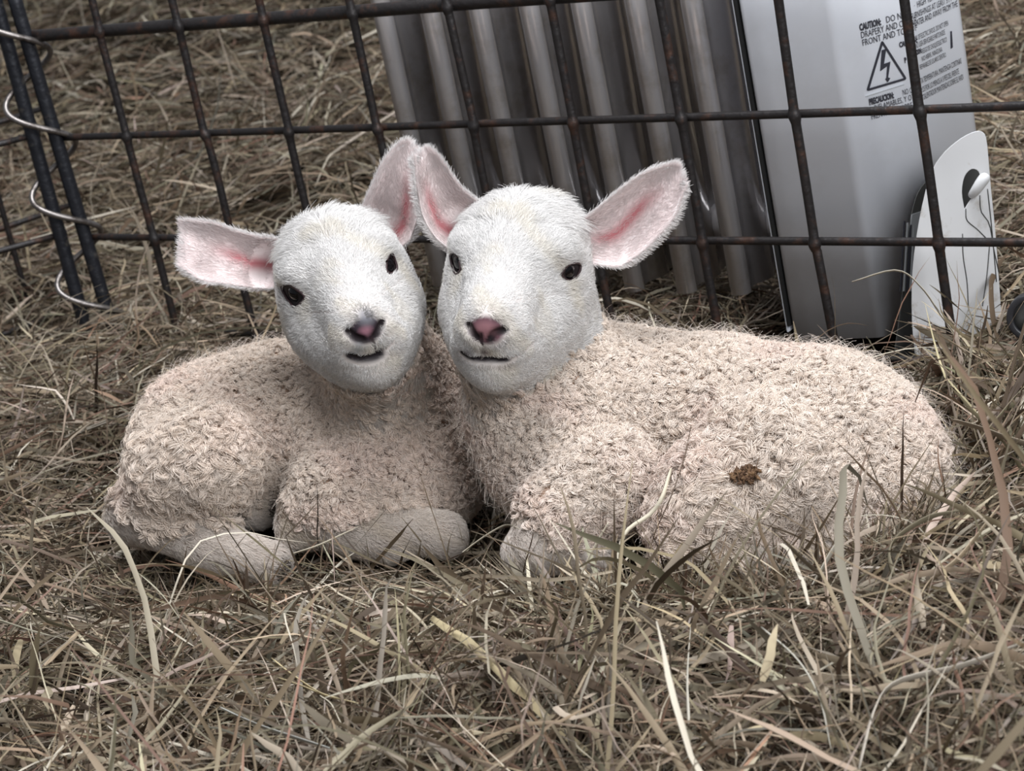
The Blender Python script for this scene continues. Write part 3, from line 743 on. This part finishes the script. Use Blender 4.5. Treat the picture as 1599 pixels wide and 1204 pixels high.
def make_ear(root, e, b):
    """ear from its two edges (base to tip) and the cup between them; real thickness"""
    n = 26; A = spline([W(*p) for p in e['edge_a']], n); B = spline([W(*p) for p in e['edge_b']], n)
    m = 17; v = np.linspace(0, 1, m)
    width = np.linalg.norm(B - A, axis=1)
    mid = (A + B) / 2; T = nrm(np.gradient(mid, axis=0)); S_ = nrm(B - A); Nn = nrm(np.cross(T, S_))
    view = nrm(mid); Nn = np.where((Nn * view).sum(1, keepdims=True) > 0, Nn, -Nn)       # away from the viewer: bottom of the cup
    cup = np.interp(np.linspace(0, 1, n), [0, .2, .6, .9, 1], e.get('cup', [.50, .46, .30, .12, .03]))
    X = A[:, None] + (B - A)[:, None] * v[None, :, None] + Nn[:, None] * (width * cup)[:, None, None] * (1 - (2 * v - 1) ** 2)[None, :, None] ** .8
    # soft fold line and wobble
    X = X + Nn[:, None] * (.0012 * np.sin(v * 9)[None, :, None])
    th = .0014; gT = nrm(np.cross(np.gradient(X, axis=0), np.gradient(X, axis=1))); sg = np.sign((gT * Nn[:, None]).sum(2, keepdims=True)); gN = gT * sg     # outward (back) normal
    edge = np.minimum(1, np.minimum(v, 1 - v) * 6 + .15)[None, :, None]
    F_ = X.reshape(-1, 3); Bk = (X + gN * th * edge).reshape(-1, 3)
    idx = np.arange(n * m).reshape(n, m); q = np.stack([idx[:-1, :-1], idx[:-1, 1:], idx[1:, 1:], idx[1:, :-1]], -1).reshape(-1, 4)
    if float(sg.mean()) > 0: qf, qb = q[:, ::-1], q
    else: qf, qb = q, q[:, ::-1]
    o = n * m; ring = np.concatenate([idx[0], idx[1:, -1], idx[-1, ::-1][1:], idx[::-1, 0][1:-1]])
    rq = np.stack([ring, np.roll(ring, -1), np.roll(ring, -1) + o, ring + o], 1)
    if float(sg.mean()) <= 0: rq = rq[:, ::-1]
    u = np.repeat(np.linspace(0, 1, n), m); vv = np.tile(v, n)
    pc = e.get('pink_v', .5); w = np.exp(-((vv - pc - .06 * np.sin(u * 7)) / .13) ** 2) * np.clip((u - .02) / .15, 0, 1) * np.clip((.80 - u) / .25, 0, 1)
    cf = np.array([.80, .70, .69]); deep = np.array([.46, .15, .165])
    cfr = cf * (1 - w[:, None]) + deep * w[:, None]; cbk = np.tile(np.array([.80, .74, .72]), (n * m, 1))
    ear = mesh_obj('ear', np.vstack([F_, Bk]), np.vstack([qf, qb + o, rq]), M_skin, root, col=np.vstack([cfr, cbk]))
    # hair: outside dense, inside thin, rim fringe
    tt = T[:, None] + np.zeros_like(X)
    def hair(base, nor, cnt, ln, lift, colr, wgt):
        i = rng.choice(n * m, cnt, p=wgt / wgt.sum()); jit = rng.rand(cnt, 2) - .5
        iu = np.clip(i // m + jit[:, 0], 0, n - 1.001); iv = np.clip(i % m + jit[:, 1], 0, m - 1.001)
        a, c = iu.astype(int), iv.astype(int); fu, fv = (iu - a)[:, None], (iv - c)[:, None]
        G = base.reshape(n, m, 3); P = (G[a, c] * (1 - fu) + G[a + 1, c] * fu) * (1 - fv) + (G[a, c + 1] * (1 - fu) + G[a + 1, c + 1] * fu) * fv
        NN = nor[a, c]; side = (B - A)[a] / (width[a][:, None] + 1e-6) * ((v[c] - .5) * 1.1)[:, None]
        return fur_strands(P, NN, T[a] + side, ln * (.7 + .6 * rng.rand(cnt)), 5, lift, .0005), i
    area_w = np.repeat(width, m)
    s1, _ = hair(Bk, gN, 9000, .0070, .30, None, area_w)
    wi = area_w * (1 - .80 * w) * np.where(np.abs(vv - .5) > .28, 1.5, .75)
    s2, ii_ = hair(F_, -gN, 7000, .0062, .30, None, wi)
    er = np.minimum(vv, 1 - vv) < .04; er |= u > .95
    s3, _ = hair((F_ + Bk) / 2, -gN * .2 + S_[:, None] * (np.sign(v - .5))[None, :, None], 2600, .0055, .8, None, area_w * er + 1e-9)
    cA = np.array([.82, .79, .78]); c2 = cA * (1 - .55 * w[ii_][:, None]) + np.array([.72, .45, .45]) * .55 * w[ii_][:, None]; c2 = c2 * np.array([1, .93, .93])
    st = np.vstack([s1, s2, s3]); cl = np.vstack([np.tile(cA, (len(s1), 1)), c2, np.tile(cA, (len(s3), 1))]) * (.9 + .15 * rng.rand(len(st), 1))
    curves_obj('ear_fur', st, np.array([.00013, .00012, .0001, .00008, .00004]), cl, M_fur, ear)

def c_(a, b=None, **k): d = dict(a=a, **k); d.update({'b': b} if b else {}); return d
RLAMB = dict(
    base=(.14, 1.42, -.66), label='white lamb lying closest to the heater, brown chaff stuck on its flank', head_c=(.0203, 1.4975, -.444), head_s=.972,
    head_m=[[-0.2258, 0.9425, 0.2463], [-0.9537, -0.2654, 0.1414], [0.1986, -0.2029, 0.9588]],
    wool_col=(.73, .645, .575), head_d=1.49, throat=(800, 612, 1.575, 50),
    pad_in=.4, nose_col=(.27, .13, .145), nose_rim=(.13, .06, .075), pad=((758, 517), 31, 19), smears=[((733, 547), 12, (.26, .24, .25)), ((755, 546), 9, (.22, .15, .17))],
    mouth=[(721, 550), (731, 558), (746, 561), (766, 561), (788, 562), (808, 555), (832, 534), (850, 526)], philtrum=[(751, 522), (752, 540), (753, 560)],
    nostril_a=[(731, 506), (735, 516), (745, 528)], nostril_b=[(765, 531), (773, 521), (788, 515)],
    eyes=[[(876, 428), (883, 417), (893, 411), (904, 412), (905, 421), (900, 432), (892, 438), (882, 436)], [(704, 399), (709, 394), (715, 401), (719, 411), (720, 421), (714, 428), (708, 419)]],
    tear=[(877, 428), (866, 435), (857, 442)],
    neck=((890, 625, 1.60, 96), (845, 530, 1.585, 72)),
    prims=[
        c_((960, 645, 1.61, 114), (1120, 655, 1.60, 114), k=.03),
        c_((1120, 668, 1.60, 120), (1280, 712, 1.555, 144), k=.03),
        c_((1275, 705, 1.56, 142), (1328, 725, 1.54, 134), k=.03),
        c_((985, 600, 1.63, 72), (900, 650, 1.60, 96), k=.03),
        c_((870, 650, 1.585, 106), (880, 720, 1.575, 96), k=.03),
        c_((830, 650, 1.59, 88), (845, 700, 1.58, 80), k=.03),
        c_((945, 752, 1.530, 78), (880, 800, 1.525, 62), k=.010),                 # upper foreleg
        c_((860, 815, 1.525, 50), (825, 858, 1.515, 30), k=.018, kind='leg'),   # knee
        c_((825, 860, 1.515, 30), (930, 872, 1.515, 24), k=.012, kind='leg'),   # folded shank
        c_((1195, 742, 1.508, 118), (1125, 785, 1.500, 90), k=.012),              # thigh
        c_((1120, 790, 1.495, 80), (1085, 820, 1.49, 62), k=.018),
        c_((1400, 775, 1.52, 85), (1345, 800, 1.515, 88), k=.03),
        c_((1385, 850, 1.485, 32), (1180, 872, 1.475, 26), k=.015, kind='leg'),
        c_((1180, 872, 1.475, 26), (1060, 866, 1.475, 24), k=.012, kind='leg'),
        c_((1440, 800, 1.53, 40), (1470, 830, 1.53, 20), k=.02, kind='wool')],
    hooves=[((1058, 866, 1.475), (1030, 866, 1.475), .0095), ((934, 873, 1.515), (962, 876, 1.515), .009)],
    leg_dir=np.array([.5, -.2, -.5]), comb=np.array([.25, -.1, 0]), n_fur=210000, n_locks=21000,
    long=lambda P: np.clip(1 - np.linalg.norm((P - W(1130, 770, 1.50)) / np.array([.085, .12, .07]), axis=1), 0, .45) / .45 * .9,
    ears=[
        dict(edge_a=[(893, 352, 1.565), (922, 335, 1.558), (960, 303, 1.55), (1000, 275, 1.545), (1035, 263, 1.545), (1055, 262, 1.545)], edge_b=[(905, 408, 1.568), (945, 414, 1.560), (972, 412, 1.555), (1010, 385, 1.55), (1050, 340, 1.545), (1066, 296, 1.545)], pink_v=.45),
        dict(edge_a=[(772, 338, 1.575), (748, 318, 1.575), (722, 297, 1.57), (700, 268, 1.565), (683, 247, 1.56), (668, 238, 1.56)], edge_b=[(738, 405, 1.575), (708, 392, 1.575), (682, 372, 1.565), (662, 340, 1.56), (652, 295, 1.555), (650, 252, 1.555)], pink_v=.62)])
LLAMB = dict(
    base=(-.16, 1.57, -.65), label='smaller white lamb lying nearest the spiral fence hinge, head leaned against its twin', head_c=(-.1020, 1.542, -.4384), head_s=.899 * 1.03,
    head_m=[[0.1079, 0.9879, -0.1114], [-0.9807, 0.1241, 0.151], [0.163, 0.0929, 0.9822]],
    wool_col=(.72, .63, .555), head_d=1.53, mw=1.45, throat=(598, 606, 1.63, 52),
    pad_in=.12, nose_col=(.26, .12, .155), nose_rim=(.030, .020, .028), pad=((571, 517), 30, 18), smears=[((571, 493), 20, (.17, .17, .19)), ((560, 545), 14, (.32, .33, .35)), ((592, 545), 9, (.12, .12, .14))],
    mouth=[(546, 555), (553, 559), (566, 561), (584, 557), (598, 549), (606, 541), (613, 533)], philtrum=[(580, 526), (584, 538), (586, 550)],
    nostril_a=[(543, 516), (550, 525), (566, 530)], nostril_b=[(597, 502), (593, 514), (587, 524)],
    eyes=[[(440, 447), (450, 443), (463, 451), (476, 463), (468, 475), (460, 480), (452, 470), (444, 458)], [(603, 408), (610, 395), (616, 407), (619, 421), (611, 427), (603, 422)]],
    neck=((640, 660, 1.68, 88), (590, 560, 1.645, 66)),
    prims=[
        c_((660, 690, 1.68, 92), (560, 690, 1.69, 108), k=.03),
        c_((680, 660, 1.69, 56), (640, 580, 1.665, 44), k=.03),
        c_((560, 660, 1.71, 100), (440, 660, 1.73, 106), k=.03),
        c_((440, 660, 1.73, 106), (345, 685, 1.73, 114), k=.03),
        c_((338, 705, 1.72, 102), (315, 722, 1.70, 96), k=.03),
        c_((285, 735, 1.665, 76), (325, 720, 1.655, 76), k=.010),
        c_((248, 790, 1.68, 44), (212, 810, 1.69, 28), k=.02),
        c_((205, 800, 1.68, 38), (330, 850, 1.65, 36), k=.018, kind='leg'),
        c_((330, 850, 1.65, 36), (420, 880, 1.635, 31), k=.015, kind='leg'),
        c_((330, 780, 1.70, 34), (400, 800, 1.69, 24), k=.012, kind='leg'),
        c_((610, 740, 1.645, 78), (530, 762, 1.640, 66), k=.012),
        c_((500, 800, 1.65, 50), (475, 812, 1.65, 38), k=.02, kind='leg'),
        c_((560, 815, 1.635, 42), (690, 835, 1.615, 34), k=.015, kind='leg'),
        c_((480, 810, 1.645, 34), (600, 840, 1.625, 36), k=.015, kind='leg'),
        c_((690, 760, 1.665, 58), (640, 700, 1.67, 84), k=.025)],
    hooves=[((428, 884, 1.632), (452, 892, 1.628), .0105), ((405, 800, 1.69), (432, 797, 1.69), .0095), ((692, 836, 1.615), (722, 838, 1.612), .0095)],
    leg_dir=np.array([.7, -.2, -.3]), comb=np.array([-.15, -.1, 0]), n_fur=200000, n_locks=17000,
    long=lambda P: np.clip(1 - np.linalg.norm((P - W(270, 730, 1.66)) / np.array([.07, .12, .07]), axis=1), 0, .45) / .45,
    ears=[
        dict(edge_a=[(470, 390, 1.63), (434, 376, 1.63), (405, 372, 1.625), (370, 362, 1.62), (330, 350, 1.615), (288, 348, 1.62)], edge_b=[(450, 446, 1.63), (415, 450, 1.63), (392, 448, 1.62), (355, 442, 1.615), (318, 436, 1.61), (287, 416, 1.61)], pink_v=.45, cup=[.4, .38, .30, .16, .10]),
        dict(edge_a=[(555, 360, 1.625), (566, 330, 1.62), (578, 302, 1.615), (596, 262, 1.61), (618, 234, 1.61), (636, 225, 1.61)], edge_b=[(605, 405, 1.62), (628, 384, 1.615), (640, 372, 1.61), (652, 335, 1.605), (655, 285, 1.605), (650, 240, 1.608)], pink_v=.62)])
lamb_r, body_r, H_r = make_lamb(RLAMB)
lamb_l, body_l, H_l = make_lamb(LLAMB)
for nm, bd, pts in (('R', body_r, [(890, 424), (710, 410)]), ('L', body_l, [(611, 410), (458, 462)])):
    pass

# dry brown seed chaff stuck in the wool of the flank
pc = body_r.hit(1162, 747); nc = body_r.grad(pc[None])[0]; pc = pc + nc * .0105
parts = []
ta = nrm(np.cross(nc, Z0)); tb = np.cross(nc, ta); r9 = np.random.RandomState(3)
for k in range(90):
    a = r9.rand() * 6.28; q = math.sqrt(r9.rand()); c = pc + ta * math.cos(a) * q * .0095 + tb * math.sin(a) * q * .0060 + nc * (.0015 * (1 - q) + r9.rand() * .001)
    d = nrm(r9.randn(3)); d = d - nc * (d @ nc) * .4; ln = .0012 + .0022 * r9.rand()
    parts.append(tube([c - d * ln, c, c + d * ln], [.0003, .0010 + .0005 * r9.rand(), .0003], 5))
parts.append(tube([pc + ta * .0 , pc - ta * .004 + tb * .004 + nc * .002, pc + W(1189, 716, 1.5) - W(1168, 744, 1.5) + nc * .004], [.0004, .0004, .0002], 5))
ch = mesh_obj('seed_chaff', *join(parts), M_burr, None, loc=pc)
tag(ch, 'clump of dry brown seed chaff stuck in the wool of a lamb flank', 'chaff')

# ---------------------------------------------------------------- hay
PAL = .70 * np.array([[.37, .295, .205], [.30, .24, .165], [.23, .17, .11], [.50, .43, .34], [.21, .18, .115], [.14, .09, .058], [.29, .17, .12], [.72, .64, .52], [.27, .25, .20], [.08, .055, .035], [.40, .345, .29]]) * np.array([1.0, .985, .96])
PW = np.array([.17, .16, .14, .12, .09, .09, .06, .05, .05, .03, .06]); PW = PW / PW.sum()
def ribbons(P, width, twist, crease=.25):
    """P (n,k,3) centre lines -> folded blade strips: 3 vertices across"""
    n, k = P.shape[:2]; T = nrm(np.gradient(P, axis=1)); up = np.array([0, 0, 1.])
    S = np.cross(T, up); S = nrm(S + 1e-6); U = np.cross(S, T)
    c, s = np.cos(twist)[..., None], np.sin(twist)[..., None]
    D = S * c + U * s; E_ = -S * s + U * c
    w = width[..., None] / 2
    V = np.stack([P - D * w, P + E_ * w * crease, P + D * w], 2)        # n,k,3,3
    idx = np.arange(n * k * 3).reshape(n, k, 3)
    q = np.concatenate([np.stack([idx[:, :-1, j], idx[:, :-1, j + 1], idx[:, 1:, j + 1], idx[:, 1:, j]], -1).reshape(-1, 4) for j in (0, 1)])
    return V.reshape(-1, 3), q
def blades(x, y, L, wid, pitch, lift, k, kb=1., low=0.):
    n = len(x); th = rng.rand(n) * 2 * math.pi; ds = (L / (k - 1))
    bend = rng.randn(n) * kb / .08 * .9; vb = -np.abs(rng.randn(n)) * 5 * kb
    kink_at = rng.randint(1, k - 1, n); kink = np.where(rng.rand(n) < .35, rng.randn(n) * 1.0, 0)
    P = np.zeros((n, k, 3)); P[:, 0, 0] = x; P[:, 0, 1] = y; a = th.copy(); p = pitch.copy(); P[:, 0, 2] = lift
    for i in range(1, k):
        a = a + bend * ds * .35 + rng.randn(n) * .10 + np.where(kink_at == i, kink, 0); p = p + vb * ds + rng.randn(n) * .06
        P[:, i] = P[:, i - 1] + np.stack([np.cos(p) * np.cos(a), np.cos(p) * np.sin(a), np.sin(p)], 1) * ds[:, None]
    P[..., :2] -= (P[:, k // 2, :2] - P[:, 0, :2])[:, None] * .5
    g = gz(P[..., 0], P[..., 1]); z = P[..., 2] + (g - 0 * g)
    P[..., 2] = np.maximum(z, g + .001 - low + .003 * rng.rand(n, 1))
    prof = np.interp(np.linspace(0, 1, k), [0, .15, .7, 1], [.55, 1, .85, .12])
    W_ = wid[:, None] * prof[None]
    tw = (rng.randn(n) * .7)[:, None] + np.cumsum(rng.randn(n, k) * .22, 1)
    return P, W_, tw
def avoid(P, clear=-.0005):
    ok = np.ones(len(P), bool)
    for b in (body_r, body_l): ok &= (b.sdf(P) > clear).all(1)
    for u0, u1, v0, v1 in ((-.02, .12, -.05, .14), (-.38, .0, -.005, .135)):
        d = P[..., :2] - A0; uu = d @ hu; vv = d @ hv
        lo_ = -1 if u0 > -.1 else -.575
        ok &= ~((uu > u0) & (uu < u1) & (vv > v0) & (vv < v1) & (P[..., 2] > lo_)).any(1)
    ok &= ~((np.abs(P[..., 0] - wc[0] + .008) < .030) & (np.abs(P[..., 1] - wc[1] + .02) < .05) & (P[..., 2] > wc[2] - .012)).any(1)
    return ok
def colours(n, bright=1.):
    c = PAL[rng.choice(len(PAL), n, p=PW)]; c = c * .76 + c.mean(1, keepdims=True) * np.array([1.03, .98, .95]) * .24; c = c * np.exp(rng.randn(n, 1) * .34) * np.array([1.04, 1.0, .93]) * (1 + rng.randn(n, 3) * .03)
    return np.minimum(np.clip(c * bright, .01, .8), np.array([.60, .54, .44]))
def emit_hay(name, sets, label):
    Vs = []; Qs = []; Cs = []; o = 0
    for P, W_, tw, c in sets:
        ok = avoid(P); P, W_, tw, c = P[ok], W_[ok], tw[ok], c[ok]
        V, q = ribbons(P, W_, tw); Vs.append(V); Qs.append(q + o); o += len(V); Cs.append(np.repeat(c, P.shape[1] * 3, 0))
    ob = mesh_obj(name, np.vstack(Vs), np.vstack(Qs), M_hay, None, loc=(0, 1.5, -.63), col=np.vstack(Cs))
    return tag(ob, label, 'hay', kind='stuff')
def press(x, y):
    """the lambs have flattened the hay where they lie"""
    a = np.exp(-(((x - .13) / .24) ** 2 + ((y - 1.37) / .12) ** 2) ** 2); b = np.exp(-(((x + .17) / .20) ** 2 + ((y - 1.52) / .13) ** 2) ** 2)
    return 1 - .80 * np.clip(a + b, 0, 1)
def lay(n, x0, x1, y0, y1, L, wd, thick, pstd, k=7, bright=1., upfrac=0., kb=1., low=0.):
    x = x0 + (x1 - x0) * rng.rand(n); y = y0 + (y1 - y0) * rng.rand(n)
    Ls = L * np.exp(rng.randn(n) * .45); w = np.minimum(wd * np.exp(rng.randn(n) * .4), .0058)
    pt = rng.randn(n) * pstd; upm = rng.rand(n) < upfrac; pt = np.where(upm, .5 + .7 * rng.rand(n), pt)
    # clumpy layer: some spots pile up, others leave dark hollows
    cl = hashnoise(x, y, 22) * .6 + hashnoise(x, y, 47) * .4
    lift = rng.rand(n) ** 1.5 * thick * (.35 + 1.2 * cl) - low * rng.rand(n)
    P, W_, tw = blades(x, y, Ls, w, pt, lift, k, kb, low)
    g = gz(P[..., 0], P[..., 1]); P[..., 2] = g + (P[..., 2] - g) * np.where(P[..., 2] > g, press(P[..., 0], P[..., 1]), 1)
    hole = hashnoise(x + 3, y + 1, 17) * .55 + hashnoise(x, y + 5, 41) * .45
    ok = rng.rand(n) < np.clip((hole - .27) / .25, .07, 1)
    P, W_, tw = P[ok], W_[ok], tw[ok]; n = len(P)
    return P, W_, tw, colours(n, bright)
sets = [
    lay(36000, -.62, .62, .85, 1.42, .058, .0013, .052, .48, 9, 1.0, .10, 1., .022),
    lay(14000, -.62, .62, .85, 1.42, .075, .0028, .050, .46, 9, 1.0, .09, 1., .018),
    lay(1800, -.60, .60, .85, 1.40, .09, .0036, .050, .45, 10, 1.2, .10, .8),
    lay(34000, -.85, .75, 1.40, 2.10, .060, .0012, .034, .26, 7, .95, .03),
    lay(11000, -.85, .75, 1.40, 2.10, .070, .0023, .036, .34, 7, 1.0, .02)]
emit_hay('loose_hay', sets, 'tangled loose dry hay covering the floor around both lambs')
sets = [
    lay(38000, -1.3, 1.2, 2.05, 3.1, .075, .0017, .030, .25, 6, 1.0, .03),
    lay(9000, -1.3, 1.2, 2.05, 3.1, .09, .0028, .034, .28, 6, 1.1, .03),
    lay(36000, -2.2, 1.8, 3.0, 5.6, .09, .0028, .035, .25, 5, 1.0, .03),
    lay(9000, -2.2, 1.8, 3.0, 5.6, .11, .0042, .040, .28, 5, 1.1, .03)]
emit_hay('trampled_hay', sets, 'dry trampled hay covering the floor beyond the wire fence')
# hay drawn up against the lambs and over the mound at the heater's foot
def around(n, poly, dep, L, wd, thick, pstd, upf, bright=1.):
    t = rng.rand(n) * (len(poly) - 1); i = t.astype(int); u = (t - i)[:, None]; Pp = np.array(poly, float)
    c = Pp[i] * (1 - u) + Pp[i + 1] * u
    G = np.array([W(a, b, d) for a, b, d in c]); x = G[:, 0] + rng.randn(n) * dep; y = G[:, 1] + rng.randn(n) * dep
    Ls = L * np.exp(rng.randn(n) * .4); w = wd * np.exp(rng.randn(n) * .45)
    pt = np.where(rng.rand(n) < upf, .4 + .8 * rng.rand(n), rng.randn(n) * pstd)
    P, W_, tw = blades(x, y, Ls, w, pt, rng.rand(n) * thick, 9, .9)
    return P, W_, tw, colours(n, bright)
sets = [
    around(2600, [(900, 900, 1.465), (1060, 905, 1.445), (1250, 905, 1.425), (1400, 890, 1.425), (1480, 850, 1.46)], .009, .042, .0018, .016, .4, .30, 1.25),
    around(2600, [(790, 905, 1.50), (900, 905, 1.47), (1060, 905, 1.45), (1250, 905, 1.43), (1400, 895, 1.43), (1500, 850, 1.46)], .010, .040, .0015, .014, .3, .30, 1.0),
    around(1500, [(150, 850, 1.68), (260, 890, 1.66), (400, 925, 1.61), (560, 880, 1.61), (760, 860, 1.57)], .010, .040, .0012, .008, .3, .14),
    around(2000, [(1575, 600, 1.65), (1585, 650, 1.61), (1590, 760, 1.55), (1590, 860, 1.50)], .020, .060, .0020, .035, .4, .2, 1.0),
    around(500, [(1400, 560, 1.64), (1500, 565, 1.61), (1590, 555, 1.60)], .010, .045, .0016, .012, .3, .25, 1.0)]
emit_hay('drawn_up_hay', sets, 'loose hay heaped against the lambs and beside the heater foot')
# single stalks that stand out
def stalk(name, pix, w, colr, label, group=None, flat=True, parent=None):
    pix = np.array(pix, float); flat = (pix[:, 1].max() > 1000 and np.ptp(pix[:, 1]) < 175) or np.ptp(pix[:, 1]) < 45
    def on_hay(a, b_, h):
        d = FWD + RT * (a - 799.5) / F_PX - UP * (b_ - 602) / F_PX; t = 1.2
        for _ in range(60): p = d * t; t += (p[2] - float(gz(p[0], p[1])) - h) * 1.2
        return t
    j = int(np.argmax(pix[:, 1])); sh = on_hay(pix[j, 0], pix[j, 1], .040) - pix[j, 2]
    pix[:, 2] = [on_hay(a, b_, .056) for a, b_, _ in pix] if flat else pix[:, 2] + sh
    cp = []
    for a, b_, d in pix:                       # keep clear of the fleece it leans on
        for bd in (body_r, body_l):
            hp_ = bd.hit(a, b_)
            if hp_ is not None: d = min(d, float(hp_ @ FWD) - .019)
        cp.append(W(a, b_, d))
    P = spline(cp, 18)[None]; k = P.shape[1]
    prof = np.interp(np.linspace(0, 1, k), [0, .1, .75, 1], [.6, 1, .9, .25]) * w
    V, q = ribbons(P, prof[None], np.full((1, k), .9) + np.linspace(0, .6, k)[None], .35)
    o = mesh_obj(name, V, q, M_hay, None, loc=P[0, 0], col=np.tile(np.array(colr), (len(V), 1)))
    md = o.modifiers.new('thickness', 'SOLIDIFY'); md.thickness = .0004
    return tag(o, label, 'hay stalk', group)
pale = (.62, .56, .44); yel = (.66, .55, .33); grey = (.40, .38, .34); dark = (.12, .085, .06)
stalk('straw_stalk', [(425, 1028, 1.30), (455, 1052, 1.30), (500, 1082, 1.302), (528, 1090, 1.304)], .0024, yel, 'bright yellow straw pointing down at the hay below the smaller lamb')
stalk('straw_stalk', [(435, 1058, 1.298), (470, 1070, 1.298), (510, 1086, 1.30), (560, 1098, 1.30)], .0016, yel, 'thinner dull yellow straw just under the bright yellow straw')
stalk('straw_stalk', [(500, 1086, 1.296), (518, 1100, 1.294), (532, 1128, 1.29), (548, 1150, 1.288)], .0018, pale, 'pale bent straw curling down from the two yellow straws')
stalk('grass_stalk', [(345, 1105, 1.262), (380, 1122, 1.26), (430, 1142, 1.26), (515, 1168, 1.26)], .0036, (.50, .50, .46), 'broad pale grey blade lying lowest in front of the smaller lamb')
stalk('grass_stalk', [(580, 940, 1.455), (590, 922, 1.445), (625, 923, 1.44), (690, 955, 1.435)], .0034, (.50, .47, .38), 'arched pale green blade below the lamb forelegs')
stalk('grass_stalk', [(1048, 732, 1.425), (1035, 775, 1.415), (1015, 803, 1.41), (980, 828, 1.405), (966, 862, 1.40), (964, 905, 1.395)], .0030, pale, 'long pale blade curving up across the belly of the lamb')
stalk('grass_stalk', [(1079, 665, 1.440), (1070, 710, 1.428), (1050, 770, 1.415), (1020, 840, 1.405), (1010, 890, 1.40)], .0008, dark, 'thin dark stem leaning on the wool beside the long pale blade')
stalk('grass_stalk', [(1266, 918, 1.375), (1285, 885, 1.378), (1312, 838, 1.38)], .0040, (.56, .52, .44), 'short broad pale blade upright before the lamb hind leg')
stalk('grass_stalk', [(1292, 925, 1.37), (1310, 895, 1.372), (1328, 870, 1.375)], .0030, (.50, .44, .34), 'second short blade leaning beside the broad pale blade')
stalk('grass_stalk', [(1395, 900, 1.36), (1388, 865, 1.365), (1402, 838, 1.37), (1450, 808, 1.375), (1500, 797, 1.378)], .0042, (.22, .19, .13), 'broad olive blade arching over hay by the lamb rump')
stalk('grass_stalk', [(1340, 770, 1.41), (1365, 803, 1.40), (1400, 838, 1.385)], .0008, dark, 'short dark stem slanting over the lamb hind quarter')
stalk('grass_stalk', [(905, 902, 1.44), (925, 860, 1.435), (950, 815, 1.43)], .0018, pale, 'slim pale blade leaning over the foreleg of the lamb')
stalk('grass_stalk', [(1075, 1130, 1.24), (1073, 1060, 1.235), (1078, 980, 1.23)], .0030, (.54, .50, .42), 'straight pale blade standing up from the hay below the lamb belly')
stalk('grass_stalk', [(1190, 980, 1.32), (1245, 1030, 1.29), (1280, 1090, 1.27), (1298, 1170, 1.25)], .0038, (.50, .47, .40), 'long pale blade sweeping down toward the photo edge')
stalk('grass_stalk', [(1340, 1204, 1.20), (1365, 1110, 1.22), (1400, 1065, 1.23), (1500, 1040, 1.24), (1598, 1003, 1.25)], .0044, (.50, .45, .38), 'widest pale blade arching low in the hay nearest the viewer')
stalk('grass_stalk', [(518, 826, 1.57), (521, 870, 1.565), (523, 915, 1.56)], .0012, (.34, .26, .22), 'upright brownish stem in front of the smaller lamb')
stalk('grass_stalk', [(455, 865, 1.575), (500, 850, 1.57), (560, 822, 1.565)], .0014, pale, 'pale stem crossing the upright brownish stem')
stalk('grass_stalk', [(722, 862, 1.55), (760, 835, 1.55), (790, 820, 1.55), (812, 826, 1.55)], .0016, (.46, .42, .33), 'curved pale stem lying between the two lambs')
stalk('grass_stalk', [(1330, 440, 1.62), (1400, 422, 1.615), (1440, 450, 1.61), (1475, 500, 1.61), (1520, 555, 1.60)], .0018, (.46, .42, .34), 'thin blade bending across the white foot bracket')
stalk('grass_stalk', [(1485, 655, 1.575), (1530, 668, 1.565), (1585, 688, 1.555), (1640, 700, 1.55)], .0052, (.30, .25, .19), 'broad brown blade lying across hay behind the lamb rump')
stalk('grass_stalk', [(1425, 960, 1.30), (1450, 910, 1.31), (1500, 868, 1.32), (1560, 790, 1.34)], .0046, (.50, .40, .28), 'wide tan blade rising from the hay beside the rump')
